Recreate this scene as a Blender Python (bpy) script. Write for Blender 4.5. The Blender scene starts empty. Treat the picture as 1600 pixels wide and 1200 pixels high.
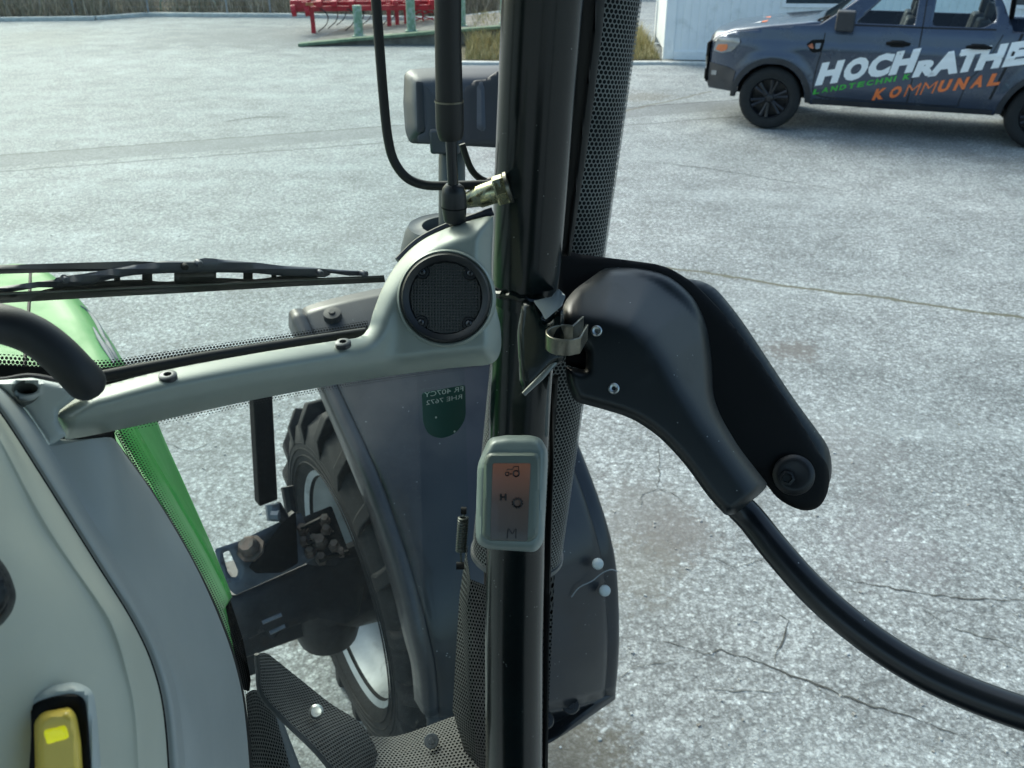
import bpy, bmesh, math, random
import numpy as np
from mathutils import Vector, Matrix
from math import sin, cos, pi, radians, sqrt, atan2
random.seed(7)
SC = bpy.context.scene
COL = SC.collection

# ------------------------------------------------------------ camera, world, sun
FPX, PITCH, H = 1400.0, radians(28.3), 2.7       # focal length in photo pixels, tilt down, eye height
cd = bpy.data.cameras.new('camera'); cam = bpy.data.objects.new('camera', cd); COL.objects.link(cam)
cam.location = (0, 0, H); cam.rotation_euler = (pi/2 - PITCH, 0, 0)
cd.sensor_width = 36; cd.lens = 36*FPX/1600; cd.clip_start = 0.02; cd.clip_end = 600
cd.dof.use_dof = True; cd.dof.focus_distance = 0.88; cd.dof.aperture_fstop = 18
SC.camera = cam
w = bpy.data.worlds.new('World'); SC.world = w; w.use_nodes = True
nt = w.node_tree; bg = nt.nodes['Background']
sky = nt.nodes.new('ShaderNodeTexSky'); sky.sky_type = 'NISHITA'; sky.sun_disc = False
SUN_EL, SUN_AZ = radians(38), radians(-35)
sky.sun_elevation = SUN_EL; sky.sun_rotation = SUN_AZ; sky.air_density = 1.0; sky.dust_density = 4.0; sky.ozone_density = 1.5
tn = nt.nodes.new('ShaderNodeMix'); tn.data_type = 'RGBA'; tn.blend_type = 'MULTIPLY'; tn.inputs[0].default_value = 1; tn.inputs[7].default_value = (.90, 1.0, .93, 1)
nt.links.new(sky.outputs[0], tn.inputs[6]); nt.links.new(tn.outputs[2], bg.inputs[0]); bg.inputs[1].default_value = 0.15
sl = bpy.data.lights.new('sun', 'SUN'); sl.energy = 0.9; sl.angle = radians(28); sl.color = (.96, 1, .98)
so = bpy.data.objects.new('sun', sl); COL.objects.link(so)
sd = Vector((sin(SUN_AZ)*cos(SUN_EL), cos(SUN_AZ)*cos(SUN_EL), sin(SUN_EL)))
so.rotation_euler = (-sd).to_track_quat('-Z', 'Y').to_euler()
SC.view_settings.view_transform = 'Standard'; SC.view_settings.look = 'None'
SC.view_settings.exposure = 0.94; SC.view_settings.gamma = 1
SC.render.resolution_x = 1024; SC.render.resolution_y = 768

# ------------------------------------------------------------ measuring helpers
CP, SP = cos(PITCH), sin(PITCH)
CAM = np.array([0, 0, H])
def ray(px, py):
    a, b, c = px-800, 600-py, FPX
    return np.array([a, c*CP + b*SP, b*CP - c*SP])      # scaled so that camera depth = FPX
def W(px, py, Z): return CAM + ray(px, py)*(Z/FPX)
YAW = radians(-38)
F = np.array([sin(YAW), cos(YAW), 0]); R = np.array([cos(YAW), -sin(YAW), 0])   # tractor forward / right
def Wf(px, py, f): d = ray(px, py); return CAM + d*(f/d.dot(F))
def Zf(px, py, f): d = ray(px, py); return FPX*f/d.dot(F)
def Wh(px, py, z=0.0): d = ray(px, py); return CAM + d*((z-H)/d[2])
def TR(r, f, z): return R*r + F*f + np.array([0, 0, z])

# ------------------------------------------------------------ tags and objects
def tag(o, label=None, cat=None, group=None, kind=None):
    if label: o['label'] = label
    if cat: o['category'] = cat
    if group: o['group'] = group
    if kind: o['kind'] = kind
    return o
def empty(name, loc=(0,0,0), rz=0):
    o = bpy.data.objects.new(name, None); COL.objects.link(o); o.location = loc; o.rotation_euler = (0,0,rz)
    o.empty_display_size = .1
    return o
def link(name, me, mat, parent=None, smooth=True, ang=40):
    o = bpy.data.objects.new(name, me); COL.objects.link(o)
    if mat: me.materials.append(mat)
    if smooth:
        me.polygons.foreach_set('use_smooth', [True]*len(me.polygons))
        try: me.set_sharp_from_angle(angle=radians(ang))
        except Exception: pass
    if parent:
        o.parent = parent
    return o
def from_bm(name, bm, mat, parent=None, smooth=True, ang=40, recalc=True):
    if recalc: bmesh.ops.recalc_face_normals(bm, faces=bm.faces)
    me = bpy.data.meshes.new(name); bm.to_mesh(me); bm.free()
    return link(name, me, mat, parent, smooth, ang)
def mesh(name, vs, fs, mat, parent=None, smooth=True, ang=40):
    bm = bmesh.new(); V = [bm.verts.new(tuple(map(float, v))) for v in vs]
    for f in fs:
        try: bm.faces.new([V[i] for i in f])
        except ValueError: pass
    return from_bm(name, bm, mat, parent, smooth, ang)

# a bag that collects shapes into one mesh
class MB:
    def __init__(s): s.v = []; s.f = []
    def add(s, vs, fs):
        n = len(s.v); s.v += [tuple(map(float, v)) for v in vs]; s.f += [tuple(i+n for i in f) for f in fs]; return s
    def box(s, c, ax, ay, az):          # centre and three half-axis vectors
        c, ax, ay, az = map(np.array, (c, ax, ay, az))
        vs = [c+i*ax+j*ay+k*az for k in (-1,1) for j in (-1,1) for i in (-1,1)]
        return s.add(vs, [(0,1,3,2),(4,6,7,5),(0,4,5,1),(2,3,7,6),(0,2,6,4),(1,5,7,3)])
    def abox(s, x0,x1,y0,y1,z0,z1):
        return s.box(((x0+x1)/2,(y0+y1)/2,(z0+z1)/2), ((x1-x0)/2,0,0),(0,(y1-y0)/2,0),(0,0,(z1-z0)/2))
    def tube(s, pts, r, n=12, caps=True, flat=1.0):
        pts = [np.array(p, float) for p in pts]; m = len(pts)
        rs = r if hasattr(r, '__len__') else [r]*m
        t0 = pts[1]-pts[0]; t0 /= np.linalg.norm(t0)
        up = np.array([0,0,1.]) if abs(t0[2]) < .9 else np.array([1.,0,0])
        u = np.cross(t0, up); u /= np.linalg.norm(u)
        vs = []
        for i, p in enumerate(pts):
            t = pts[min(i+1,m-1)]-pts[max(i-1,0)]; t /= np.linalg.norm(t)
            u = u - t*u.dot(t); u /= np.linalg.norm(u); v = np.cross(t, u)
            for k in range(n):
                a = 2*pi*k/n; vs.append(p + rs[i]*(cos(a)*u + flat*sin(a)*v))
        fs = [(i*n+k, i*n+(k+1)%n, (i+1)*n+(k+1)%n, (i+1)*n+k) for i in range(m-1) for k in range(n)]
        if caps: fs += [tuple(range(n)), tuple((m-1)*n+k for k in range(n))]
        return s.add(vs, fs)
    def rev(s, prof, c, ax, n=32, closed=False, a0=0, a1=2*pi):     # prof: (radius, along-axis)
        c = np.array(c, float); ax = np.array(ax, float); ax /= np.linalg.norm(ax)
        up = np.array([0,0,1.]) if abs(ax[2]) < .9 else np.array([0,1.,0])
        u = np.cross(ax, up); u /= np.linalg.norm(u); v = np.cross(u, ax)
        full = abs(a1-a0-2*pi) < 1e-6; nn = n if full else n+1
        vs = [c + ax*x + r*(cos(a0+(a1-a0)*k/n)*u + sin(a0+(a1-a0)*k/n)*v) for r, x in prof for k in range(nn)]
        m = len(prof); fs = []
        for i in range(m if closed else m-1):
            j = (i+1) % m
            for k in range(n):
                k2 = (k+1) % nn
                fs.append((i*nn+k, i*nn+k2, j*nn+k2, j*nn+k))
        return s.add(vs, fs)
    def build(s, name, mat, parent=None, smooth=True, ang=40, bevel=0, seg=2):
        bm = bmesh.new(); V = [bm.verts.new(v) for v in s.v]
        for f in s.f:
            try: bm.faces.new([V[i] for i in f])
            except ValueError: pass
        bmesh.ops.remove_doubles(bm, verts=bm.verts, dist=1e-5)
        o = from_bm(name, bm, mat, parent, smooth, ang)
        if bevel:
            m = o.modifiers.new('bevel', 'BEVEL'); m.width = bevel; m.segments = seg; m.limit_method = 'ANGLE'; m.angle_limit = radians(35)
        return o

def catmull(pts, n=6, closed=False):
    P = [np.array(p, float) for p in pts]; m = len(P); out = []
    rng = range(m) if closed else range(m-1)
    for i in rng:
        g = (lambda k: P[k % m]) if closed else (lambda k: P[min(max(k,0),m-1)])
        p0,p1,p2,p3 = g(i-1),g(i),g(i+1),g(i+2)
        if np.linalg.norm(p2-p1) < 1e-9: continue
        for k in range(n):
            t = k/n
            out.append(.5*((2*p1)+(-p0+p2)*t+(2*p0-5*p1+4*p2-p3)*t*t+(-p0+3*p1-3*p2+p3)*t**3))
    if not closed: out.append(P[-1])
    return out
def roundpoly(pts, r, seg=4):           # rounded corners; r may be a list
    out = []; m = len(pts)
    for i in range(m):
        p = np.array(pts[i][:2], float); a = np.array(pts[i-1][:2], float)-p; b = np.array(pts[(i+1)%m][:2], float)-p
        la, lb = np.linalg.norm(a), np.linalg.norm(b); rr = r[i] if hasattr(r,'__len__') else r
        d = min(rr, la*.45, lb*.45)
        if d < .01: out.append(p); continue
        A = p+a/la*d; B = p+b/lb*d
        for k in range(seg+1):
            t = k/seg; out.append((1-t)**2*A+2*t*(1-t)*p+t*t*B)
    return out
def dist_poly(P, poly):
    P = np.asarray(P, float); best = np.full(len(P), 1e9); m = len(poly)
    for i in range(m):
        a = np.array(poly[i][:2]); b = np.array(poly[(i+1)%m][:2]); ab = b-a; L = ab.dot(ab)
        if L < 1e-12: continue
        t = np.clip(((P-a)@ab)/L, 0, 1); q = a+t[:,None]*ab
        best = np.minimum(best, np.linalg.norm(P-q, axis=1))
    return best
def sheet(poly, step, holes=()):
    """flat polygon in (x,y), cut into a grid of the given step"""
    bm = bmesh.new(); es = []
    for lp in [poly]+list(holes):
        vs = [bm.verts.new((float(p[0]), float(p[1]), 0)) for p in lp]
        es += [bm.edges.new((vs[i], vs[(i+1) % len(vs)])) for i in range(len(vs)) if (vs[i].co-vs[(i+1)%len(vs)].co).length > 1e-9]
    bmesh.ops.triangle_fill(bm, use_beauty=True, use_dissolve=True, edges=es, normal=(0,0,1))
    xs = [p[0] for p in poly]; ys = [p[1] for p in poly]
    sx, sy = step if hasattr(step,'__len__') else (step, step)
    for ax, lo, hi, st in ((0,min(xs),max(xs),sx),(1,min(ys),max(ys),sy)):
        t = (math.floor(lo/st)+1)*st
        while t < hi:
            co = [0,0,0]; no = [0,0,0]; co[ax] = t; no[ax] = 1
            bmesh.ops.bisect_plane(bm, geom=bm.verts[:]+bm.edges[:]+bm.faces[:], plane_co=co, plane_no=no, dist=1e-5)
            t += st
    return bm
def puff(name, poly, Z, bulge, rpx, back, mat, parent=None, step=5, extra=None, holes=(), ang=50, flatback=True, power=1.0):
    """solid with an outline measured in the photo: its own depth Z(px,py), rounded front edge and real thickness"""
    Zf_ = Z if callable(Z) else (lambda x, y: Z)
    bm = sheet(poly, step, holes)
    vs = bm.verts[:]; P = np.array([(v.co.x, v.co.y) for v in vs])
    d = dist_poly(P, poly)
    for hl in holes: d = np.minimum(d, dist_poly(P, hl))
    zz = {}
    for v, dd in zip(vs, d):
        x, y = v.co.x, v.co.y
        t = min(dd/rpx, 1); z = Zf_(x, y) - bulge*sin(pi/2*t)**power
        if extra: z += extra(x, y)
        zz[v] = (x, y, z)
    be = [e for e in bm.edges if e.is_boundary]
    if back > 0:
        ex = bmesh.ops.extrude_edge_only(bm, edges=be)
        nv = [g for g in ex['geom'] if isinstance(g, bmesh.types.BMVert)]
        for v in nv:
            x, y = v.co.x, v.co.y; z = Zf_(x, y)+back
            if extra: z += extra(x, y)
            v.co = Vector(W(x, y, z).tolist())
        ne = [g for g in ex['geom'] if isinstance(g, bmesh.types.BMEdge)]
    for v, (x, y, z) in zz.items(): v.co = Vector(W(x, y, z).tolist())
    if back > 0 and flatback and not holes:
        bmesh.ops.holes_fill(bm, edges=[e for e in bm.edges if e.is_boundary], sides=0)
    return from_bm(name, bm, mat, parent, True, ang)
def resample(P, n):
    P = np.array(P, float); d = np.r_[0, np.cumsum(np.linalg.norm(np.diff(P, axis=0), axis=1))]
    t = np.linspace(0, d[-1], n); return np.array([[np.interp(x, d, P[:,k]) for k in range(P.shape[1])] for x in t])
def grid(name, G, mat, parent=None, thick=0, closed=False, smooth=True, ang=40, uvs=1.0):
    """surface through a grid of points, with UVs in metres"""
    G = np.array(G, float); n, m = G.shape[:2]
    vs = G.reshape(-1,3).tolist(); fs = []
    for i in range(n-1):
        for j in range(m if closed else m-1): fs.append((i*m+j, i*m+(j+1)%m, (i+1)*m+(j+1)%m, (i+1)*m+j))
    me = bpy.data.meshes.new(name); me.from_pydata(vs, [], fs)
    uv = me.uv_layers.new(name='UVMap')
    mi, mj = n//2, m//2
    cu = np.r_[0, np.cumsum(np.linalg.norm(np.diff(G[mi], axis=0), axis=1))]
    if closed: cu = np.r_[cu, cu[-1]+np.linalg.norm(G[mi][-1]-G[mi][0])]
    cv = np.r_[0, np.cumsum(np.linalg.norm(np.diff(G[:,mj], axis=0), axis=1))]
    k = 0
    for i in range(n-1):
        for j in range(m if closed else m-1):
            for (a, b) in ((i,j),(i,j+1),(i+1,j+1),(i+1,j)):
                uv.data[k].uv = (cu[b], cv[a]); k += 1
    o = link(name, me, mat, parent, smooth, ang)
    if thick:
        md = o.modifiers.new('solid', 'SOLIDIFY'); md.thickness = thick; md.offset = 0
    return o
def loft(name, lines, mat, parent=None, n=30, sub=6, thick=0, spline=True):
    """lines of (px,py,Z) -> surface between them"""
    L = [resample(catmull(l, 8), n) for l in lines]
    rows = []
    for i in range(n):
        c = [l[i] for l in L]
        rows.append(catmull(c, sub) if spline else [c[k]*(1-t/sub)+c[k+1]*t/sub for k in range(len(c)-1) for t in range(sub)]+[c[-1]])
    return grid(name, [[W(*p) for p in r] for r in rows], mat, parent, thick)

# ------------------------------------------------------------ materials
def nodes(name):
    m = bpy.data.materials.new(name); m.use_nodes = True
    t = m.node_tree; return m, t, t.nodes['Principled BSDF'], t.nodes['Material Output']
def mth(t, op, a, b=None, c=None, clamp=False):
    n = t.nodes.new('ShaderNodeMath'); n.operation = op; n.use_clamp = clamp
    for i, x in enumerate((a, b, c)):
        if x is None: continue
        if isinstance(x, (int, float)): n.inputs[i].default_value = x
        else: t.links.new(x, n.inputs[i])
    return n.outputs[0]
def vmth(t, op, a, b=None):
    n = t.nodes.new('ShaderNodeVectorMath'); n.operation = op
    for i, x in enumerate((a, b)):
        if x is None: continue
        if isinstance(x, tuple): n.inputs[i].default_value = x
        else: t.links.new(x, n.inputs[i])
    return n.outputs['Value'] if op in ('LENGTH','DISTANCE','DOT_PRODUCT') else n.outputs[0]
def noise(t, scale, detail=4, rough=.55, vec=None, dist=0):
    n = t.nodes.new('ShaderNodeTexNoise'); n.inputs['Scale'].default_value = scale
    n.inputs['Detail'].default_value = detail; n.inputs['Roughness'].default_value = rough; n.inputs['Distortion'].default_value = dist
    if vec is not None: t.links.new(vec, n.inputs['Vector'])
    return n
def ramp(t, fac, stops):
    n = t.nodes.new('ShaderNodeValToRGB'); e = n.color_ramp.elements
    while len(e) < len(stops): e.new(.5)
    for x, (p, c) in zip(e, stops):
        x.position = p; x.color = (*c, 1) if hasattr(c,'__len__') else (c,c,c,1)
    t.links.new(fac, n.inputs[0]); return n.outputs[0]
def mix(t, fac, a, b, mode='MIX'):
    n = t.nodes.new('ShaderNodeMix'); n.data_type = 'RGBA'; n.blend_type = mode
    if isinstance(fac, (int,float)): n.inputs[0].default_value = fac
    else: t.links.new(fac, n.inputs[0])
    for i, x in ((6,a),(7,b)):
        if isinstance(x, tuple): n.inputs[i].default_value = (*x,1) if len(x)==3 else x
        else: t.links.new(x, n.inputs[i])
    return n.outputs[2]
def bump(t, h, bsdf, strength=.3, dist=.001):
    b = t.nodes.new('ShaderNodeBump'); b.inputs['Strength'].default_value = strength; b.inputs['Distance'].default_value = dist
    t.links.new(h, b.inputs['Height']); t.links.new(b.outputs[0], bsdf.inputs['Normal'])
def geo(t): return t.nodes.new('ShaderNodeNewGeometry').outputs['Position']
def mat(name, col, rough=.5, metal=0, spec=.5, nscale=0, namt=.15, bscale=0, bstr=.15, bdist=.0004, coat=0, dirt=None, dscale=8, dthr=(.55,.7), speck=0):
    m, t, b, o = nodes(name); P = geo(t)
    b.inputs['Roughness'].default_value = rough; b.inputs['Metallic'].default_value = metal
    b.inputs['Specular IOR Level'].default_value = spec; b.inputs['Coat Weight'].default_value = coat; b.inputs['Coat Roughness'].default_value = .08
    c = tuple(col)
    lo = tuple(x*(1-namt) for x in col); hi = tuple(min(1, x*(1+namt)) for x in col)
    n = noise(t, nscale or 12, 5, .6, P)
    cc = ramp(t, n.outputs['Fac'], [(.3, lo), (.7, hi)])
    if dirt:
        n2 = noise(t, dscale, 6, .65, P, .3)
        f = ramp(t, n2.outputs['Fac'], [(dthr[0], 0), (dthr[1], 1)])
        cc = mix(t, f, cc, tuple(dirt))
        r = mth(t, 'MULTIPLY_ADD', f, .35, rough, True); t.links.new(r, b.inputs['Roughness'])
    if speck:
        v = t.nodes.new('ShaderNodeTexVoronoi'); v.inputs['Scale'].default_value = speck; t.links.new(P, v.inputs['Vector'])
        s1 = mth(t, 'LESS_THAN', v.outputs['Distance'], .09)
        n3 = noise(t, speck*.3, 2, .5, P); s2 = mth(t, 'GREATER_THAN', n3.outputs['Fac'], .6)
        cc = mix(t, mth(t, 'MULTIPLY', mth(t,'MULTIPLY', s1, s2), .5), cc, (.5,.55,.55))
    t.links.new(cc, b.inputs['Base Color'])
    if bscale:
        nb = noise(t, bscale, 3, .6, P); bump(t, nb.outputs['Fac'], b, bstr, bdist)
    return m
def hexdots(t, pitch, rad):
    uv = t.nodes.new('ShaderNodeUVMap'); s = 1/pitch; q = 3**.5
    p = vmth(t, 'MULTIPLY', uv.outputs[0], (s, s/q, 0))
    a = vmth(t, 'MULTIPLY', vmth(t, 'SUBTRACT', vmth(t, 'FRACTION', p), (.5,.5,0)), (1,q,0))
    b = vmth(t, 'MULTIPLY', vmth(t, 'SUBTRACT', vmth(t, 'FRACTION', vmth(t, 'ADD', p, (.5,.5,0))), (.5,.5,0)), (1,q,0))
    d = mth(t, 'MINIMUM', vmth(t, 'LENGTH', a), vmth(t, 'LENGTH', b))
    return mth(t, 'LESS_THAN', d, rad), uv.outputs[0], d
def perforated(name, col, pitch, rad, rough=.45, metal=.2, solid=False):
    m, t, b, o = nodes(name); b.inputs['Base Color'].default_value = (*col,1); b.inputs['Roughness'].default_value = rough; b.inputs['Metallic'].default_value = metal
    hole, _, d = hexdots(t, pitch, rad)
    hgt = mth(t, 'SUBTRACT', 1, mth(t, 'MINIMUM', mth(t, 'DIVIDE', rad*1.15, d), 1.0)); bump(t, hgt, b, .8, .0015)
    n = noise(t, 20, 4, .6, geo(t)); t.links.new(ramp(t, n.outputs['Fac'], [(.3, tuple(c*.75 for c in col)), (.7, tuple(c*1.2 for c in col))]), b.inputs['Base Color'])
    tr = t.nodes.new('ShaderNodeBsdfDiffuse' if solid else 'ShaderNodeBsdfTransparent'); mx = t.nodes.new('ShaderNodeMixShader')
    if solid: tr.inputs[0].default_value = (.002,.002,.002,1)  # holes painted black in place of the darkness behind them
    t.links.new(hole, mx.inputs[0]); t.links.new(b.outputs[0], mx.inputs[1]); t.links.new(tr.outputs[0], mx.inputs[2]); t.links.new(mx.outputs[0], o.inputs[0])
    return m
def frit(name, pitch, width):
    """black ceramic dots on glass shrinking away from the edge: v=0 at the solid side"""
    m, t, b, o = nodes(name); b.inputs['Base Color'].default_value = (.004,.005,.005,1); b.inputs['Roughness'].default_value = .4
    s = 1/pitch; uv = t.nodes.new('ShaderNodeUVMap').outputs[0]
    hole, _, d = hexdots(t, pitch, .3)
    sx = t.nodes.new('ShaderNodeSeparateXYZ'); t.links.new(uv, sx.inputs[0])
    rad = mth(t, 'MULTIPLY_ADD', sx.outputs[1], -.26/width, .50)
    f = mth(t, 'LESS_THAN', d, rad)
    tr = t.nodes.new('ShaderNodeBsdfTransparent'); mx = t.nodes.new('ShaderNodeMixShader')
    t.links.new(f, mx.inputs[0]); t.links.new(tr.outputs[0], mx.inputs[1]); t.links.new(b.outputs[0], mx.inputs[2]); t.links.new(mx.outputs[0], o.inputs[0])
    return m
def glass(name, tint=(.93,.98,.96), refl=1.0, rough=0.0):
    m, t, b, o = nodes(name); t.nodes.remove(b)
    tr = t.nodes.new('ShaderNodeBsdfTransparent'); tr.inputs[0].default_value = (*tint,1)
    gl = t.nodes.new('ShaderNodeBsdfGlossy'); gl.inputs['Roughness'].default_value = rough
    fr = t.nodes.new('ShaderNodeFresnel'); fr.inputs[0].default_value = 1.45
    mx = t.nodes.new('ShaderNodeMixShader'); t.links.new(mth(t, 'MULTIPLY', fr.outputs[0], refl, clamp=True), mx.inputs[0])
    t.links.new(tr.outputs[0], mx.inputs[1]); t.links.new(gl.outputs[0], mx.inputs[2]); t.links.new(mx.outputs[0], o.inputs[0])
    return m

M = {}
M['rail'] = mat('silver_green_trim', (.30,.335,.30), .36, .15, nscale=30, namt=.05, bscale=900, bstr=.12, bdist=.0002, dirt=(.27,.30,.27), dscale=25, dthr=(.62,.8))
M['dashbeige'] = mat('pale_dash_plastic', (.53,.54,.45), .48, nscale=9, namt=.06, bscale=1500, bstr=.2, bdist=.0002)
M['dashgrey'] = mat('grey_dash_plastic', (.36,.385,.375), .42, nscale=9, namt=.06, bscale=1800, bstr=.2, bdist=.0002, dirt=(.42,.45,.455), dscale=14, dthr=(.6,.85))
M['corner'] = mat('light_grey_trim', (.46,.51,.50), .42, nscale=12, namt=.05, bscale=1500, bstr=.15, bdist=.0002)
M['pillar'] = mat('black_enamel', (.003,.007,.007), .22, spec=.4, coat=.12, nscale=6, namt=.3, bscale=14, bstr=.06, bdist=.002, speck=220)
M['black'] = mat('black_plastic', (.012,.014,.016), .42, bscale=1200, bstr=.25, bdist=.0002)
M['matte'] = mat('matte_black', (.003,.0035,.004), .6, spec=.2)
M['cover'] = mat('moulded_black_plastic', (.009,.013,.015), .38, nscale=7, namt=.15, bscale=1600, bstr=.25, bdist=.0002, dirt=(.02,.026,.028), dscale=11, dthr=(.55,.8), speck=160)
M['rubber'] = mat('rubber', (.008,.009,.009), .5, bscale=300, bstr=.2)
M['door_bar'] = mat('satin_black_bar', (.006,.009,.012), .30, coat=.05, bscale=500, bstr=.05, speck=140)
M['handle'] = mat('soft_black_grip', (.010,.012,.015), .5, bscale=2500, bstr=.5, bdist=.0002)
M['fender'] = mat('dusty_black_fender', (.011,.014,.018), .34, nscale=3, namt=.35, coat=.25, dirt=(.024,.029,.037), dscale=3.5, dthr=(.42,.8), bscale=40, bstr=.05, bdist=.001, speck=60)
M['fendlip'] = mat('grey_black_fender_lip', (.02,.027,.03), .4, dirt=(.05,.055,.055), dscale=9, dthr=(.5,.75))
M['tyre'] = mat('dusty_tyre', (.010,.012,.013), .8, nscale=18, namt=.3, dirt=(.030,.033,.034), dscale=10, dthr=(.45,.75), bscale=90, bstr=.4, bdist=.002)
M['rim'] = mat('silver_rim', (.40,.44,.46), .5, .25, nscale=10, dirt=(.2,.2,.19), dscale=14, dthr=(.55,.8))
M['iron'] = mat('greasy_iron', (.020,.022,.026), .45, .3, nscale=12, namt=.4, dirt=(.045,.035,.03), dscale=16, dthr=(.55,.75), bscale=120, bstr=.3, bdist=.002)
M['ironblue'] = mat('worn_grey_paint', (.10,.12,.15), .4, .2, nscale=20, namt=.2, dirt=(.08,.05,.04), dscale=22, dthr=(.6,.72), bscale=90, bstr=.2, bdist=.001)
M['bolt'] = mat('rusty_bolt', (.11,.085,.075), .6, .5, nscale=40, namt=.4, dirt=(.16,.16,.15), dscale=60, dthr=(.5,.7))
M['green'] = mat('green_paint', (.03,.27,.036), .42, coat=.08, nscale=5, namt=.06, dirt=(.045,.25,.055), dscale=6, dthr=(.45,.8), bscale=9, bstr=.05, bdist=.004)
M['chrome'] = mat('bright_screw', (.42,.45,.45), .3, .9, nscale=200, namt=.2)
M['steel'] = mat('worn_steel', (.24,.23,.19), .34, .95, nscale=70, namt=.25, bscale=200, bstr=.15, dirt=(.16,.15,.11), dscale=40, dthr=(.5,.7))
M['brass'] = mat('zinc_yellow', (.52,.50,.30), .24, .95, nscale=90, namt=.25, dirt=(.3,.33,.28), dscale=120, dthr=(.5,.62), bscale=300, bstr=.15)
M['yellow'] = mat('yellow_plastic', (.88,.64,.11), .35, nscale=20, namt=.08, bscale=900, bstr=.1)
M['greybody'] = mat('grey_housing', (.055,.065,.075), .42, nscale=14, namt=.12, bscale=500, bstr=.2, dirt=(.09,.10,.11), dscale=20, dthr=(.5,.8), speck=120)
M['perf'] = perforated('perforated_guard', (.15,.165,.16), .0050, .38)
M['perfdark'] = perforated('perforated_shield', (.055,.057,.056), .0058, .31, .5, .1, True)
M['glass'] = glass('cab_glass', (.90,.96,.94), .5)
M['frit'] = frit('glass_frit', .0027, .0095)
M['redpaint'] = mat('red_implement', (.50,.012,.03), .35, dirt=(.25,.02,.02), dscale=5)
M['postgreen'] = mat('pale_green_post', (.20,.34,.25), .4, .2, dirt=(.38,.46,.44), dscale=12, dthr=(.5,.6))
M['postgrey'] = mat('galvanised_post', (.30,.34,.38), .45, .4)
M['white'] = mat('white_cladding', (.84,.88,.88), .5, nscale=2, namt=.03, dirt=(.62,.66,.64), dscale=2.5, dthr=(.55,.8))
M['kerb'] = mat('concrete_kerb', (.55,.57,.54), .8, nscale=8, namt=.2, bscale=50, bstr=.4, bdist=.004)
M['wall'] = mat('stained_concrete', (.19,.18,.16), .85, nscale=4, namt=.4, dirt=(.42,.40,.33), dscale=2.5, dthr=(.6,.68), bscale=40, bstr=.5, bdist=.01)
M['moss'] = mat('mossy_concrete', (.17,.24,.15), .85, nscale=8, namt=.35, bscale=60, bstr=.5, bdist=.005)
M['truck'] = mat('slate_blue_metallic', (.050,.070,.110), .22, .5, coat=.7, nscale=2, namt=.1, dirt=(.09,.105,.12), dscale=2.2, dthr=(.5,.85))
M['trim'] = mat('dark_plastic_trim', (.022,.026,.032), .55, nscale=6, namt=.2, dirt=(.05,.055,.06), dscale=5, dthr=(.5,.8))
M['alloy'] = mat('black_alloy', (.018,.02,.024), .35, .2)
M['tglass'] = glass('vehicle_glass', (.90,.97,.97), 1.2)
M['letwhite'] = mat('white_vinyl', (.85,.88,.88), .45, namt=.02)
M['letgreen'] = mat('green_vinyl', (.05,.42,.06), .45)
M['letorange'] = mat('orange_vinyl', (.80,.19,.05), .45)
M['lamp'] = mat('clear_headlamp', (.20,.22,.24), .1, .3, coat=1)
M['amber'] = mat('amber_lens', (.42,.12,.04), .25, coat=.5)

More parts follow.
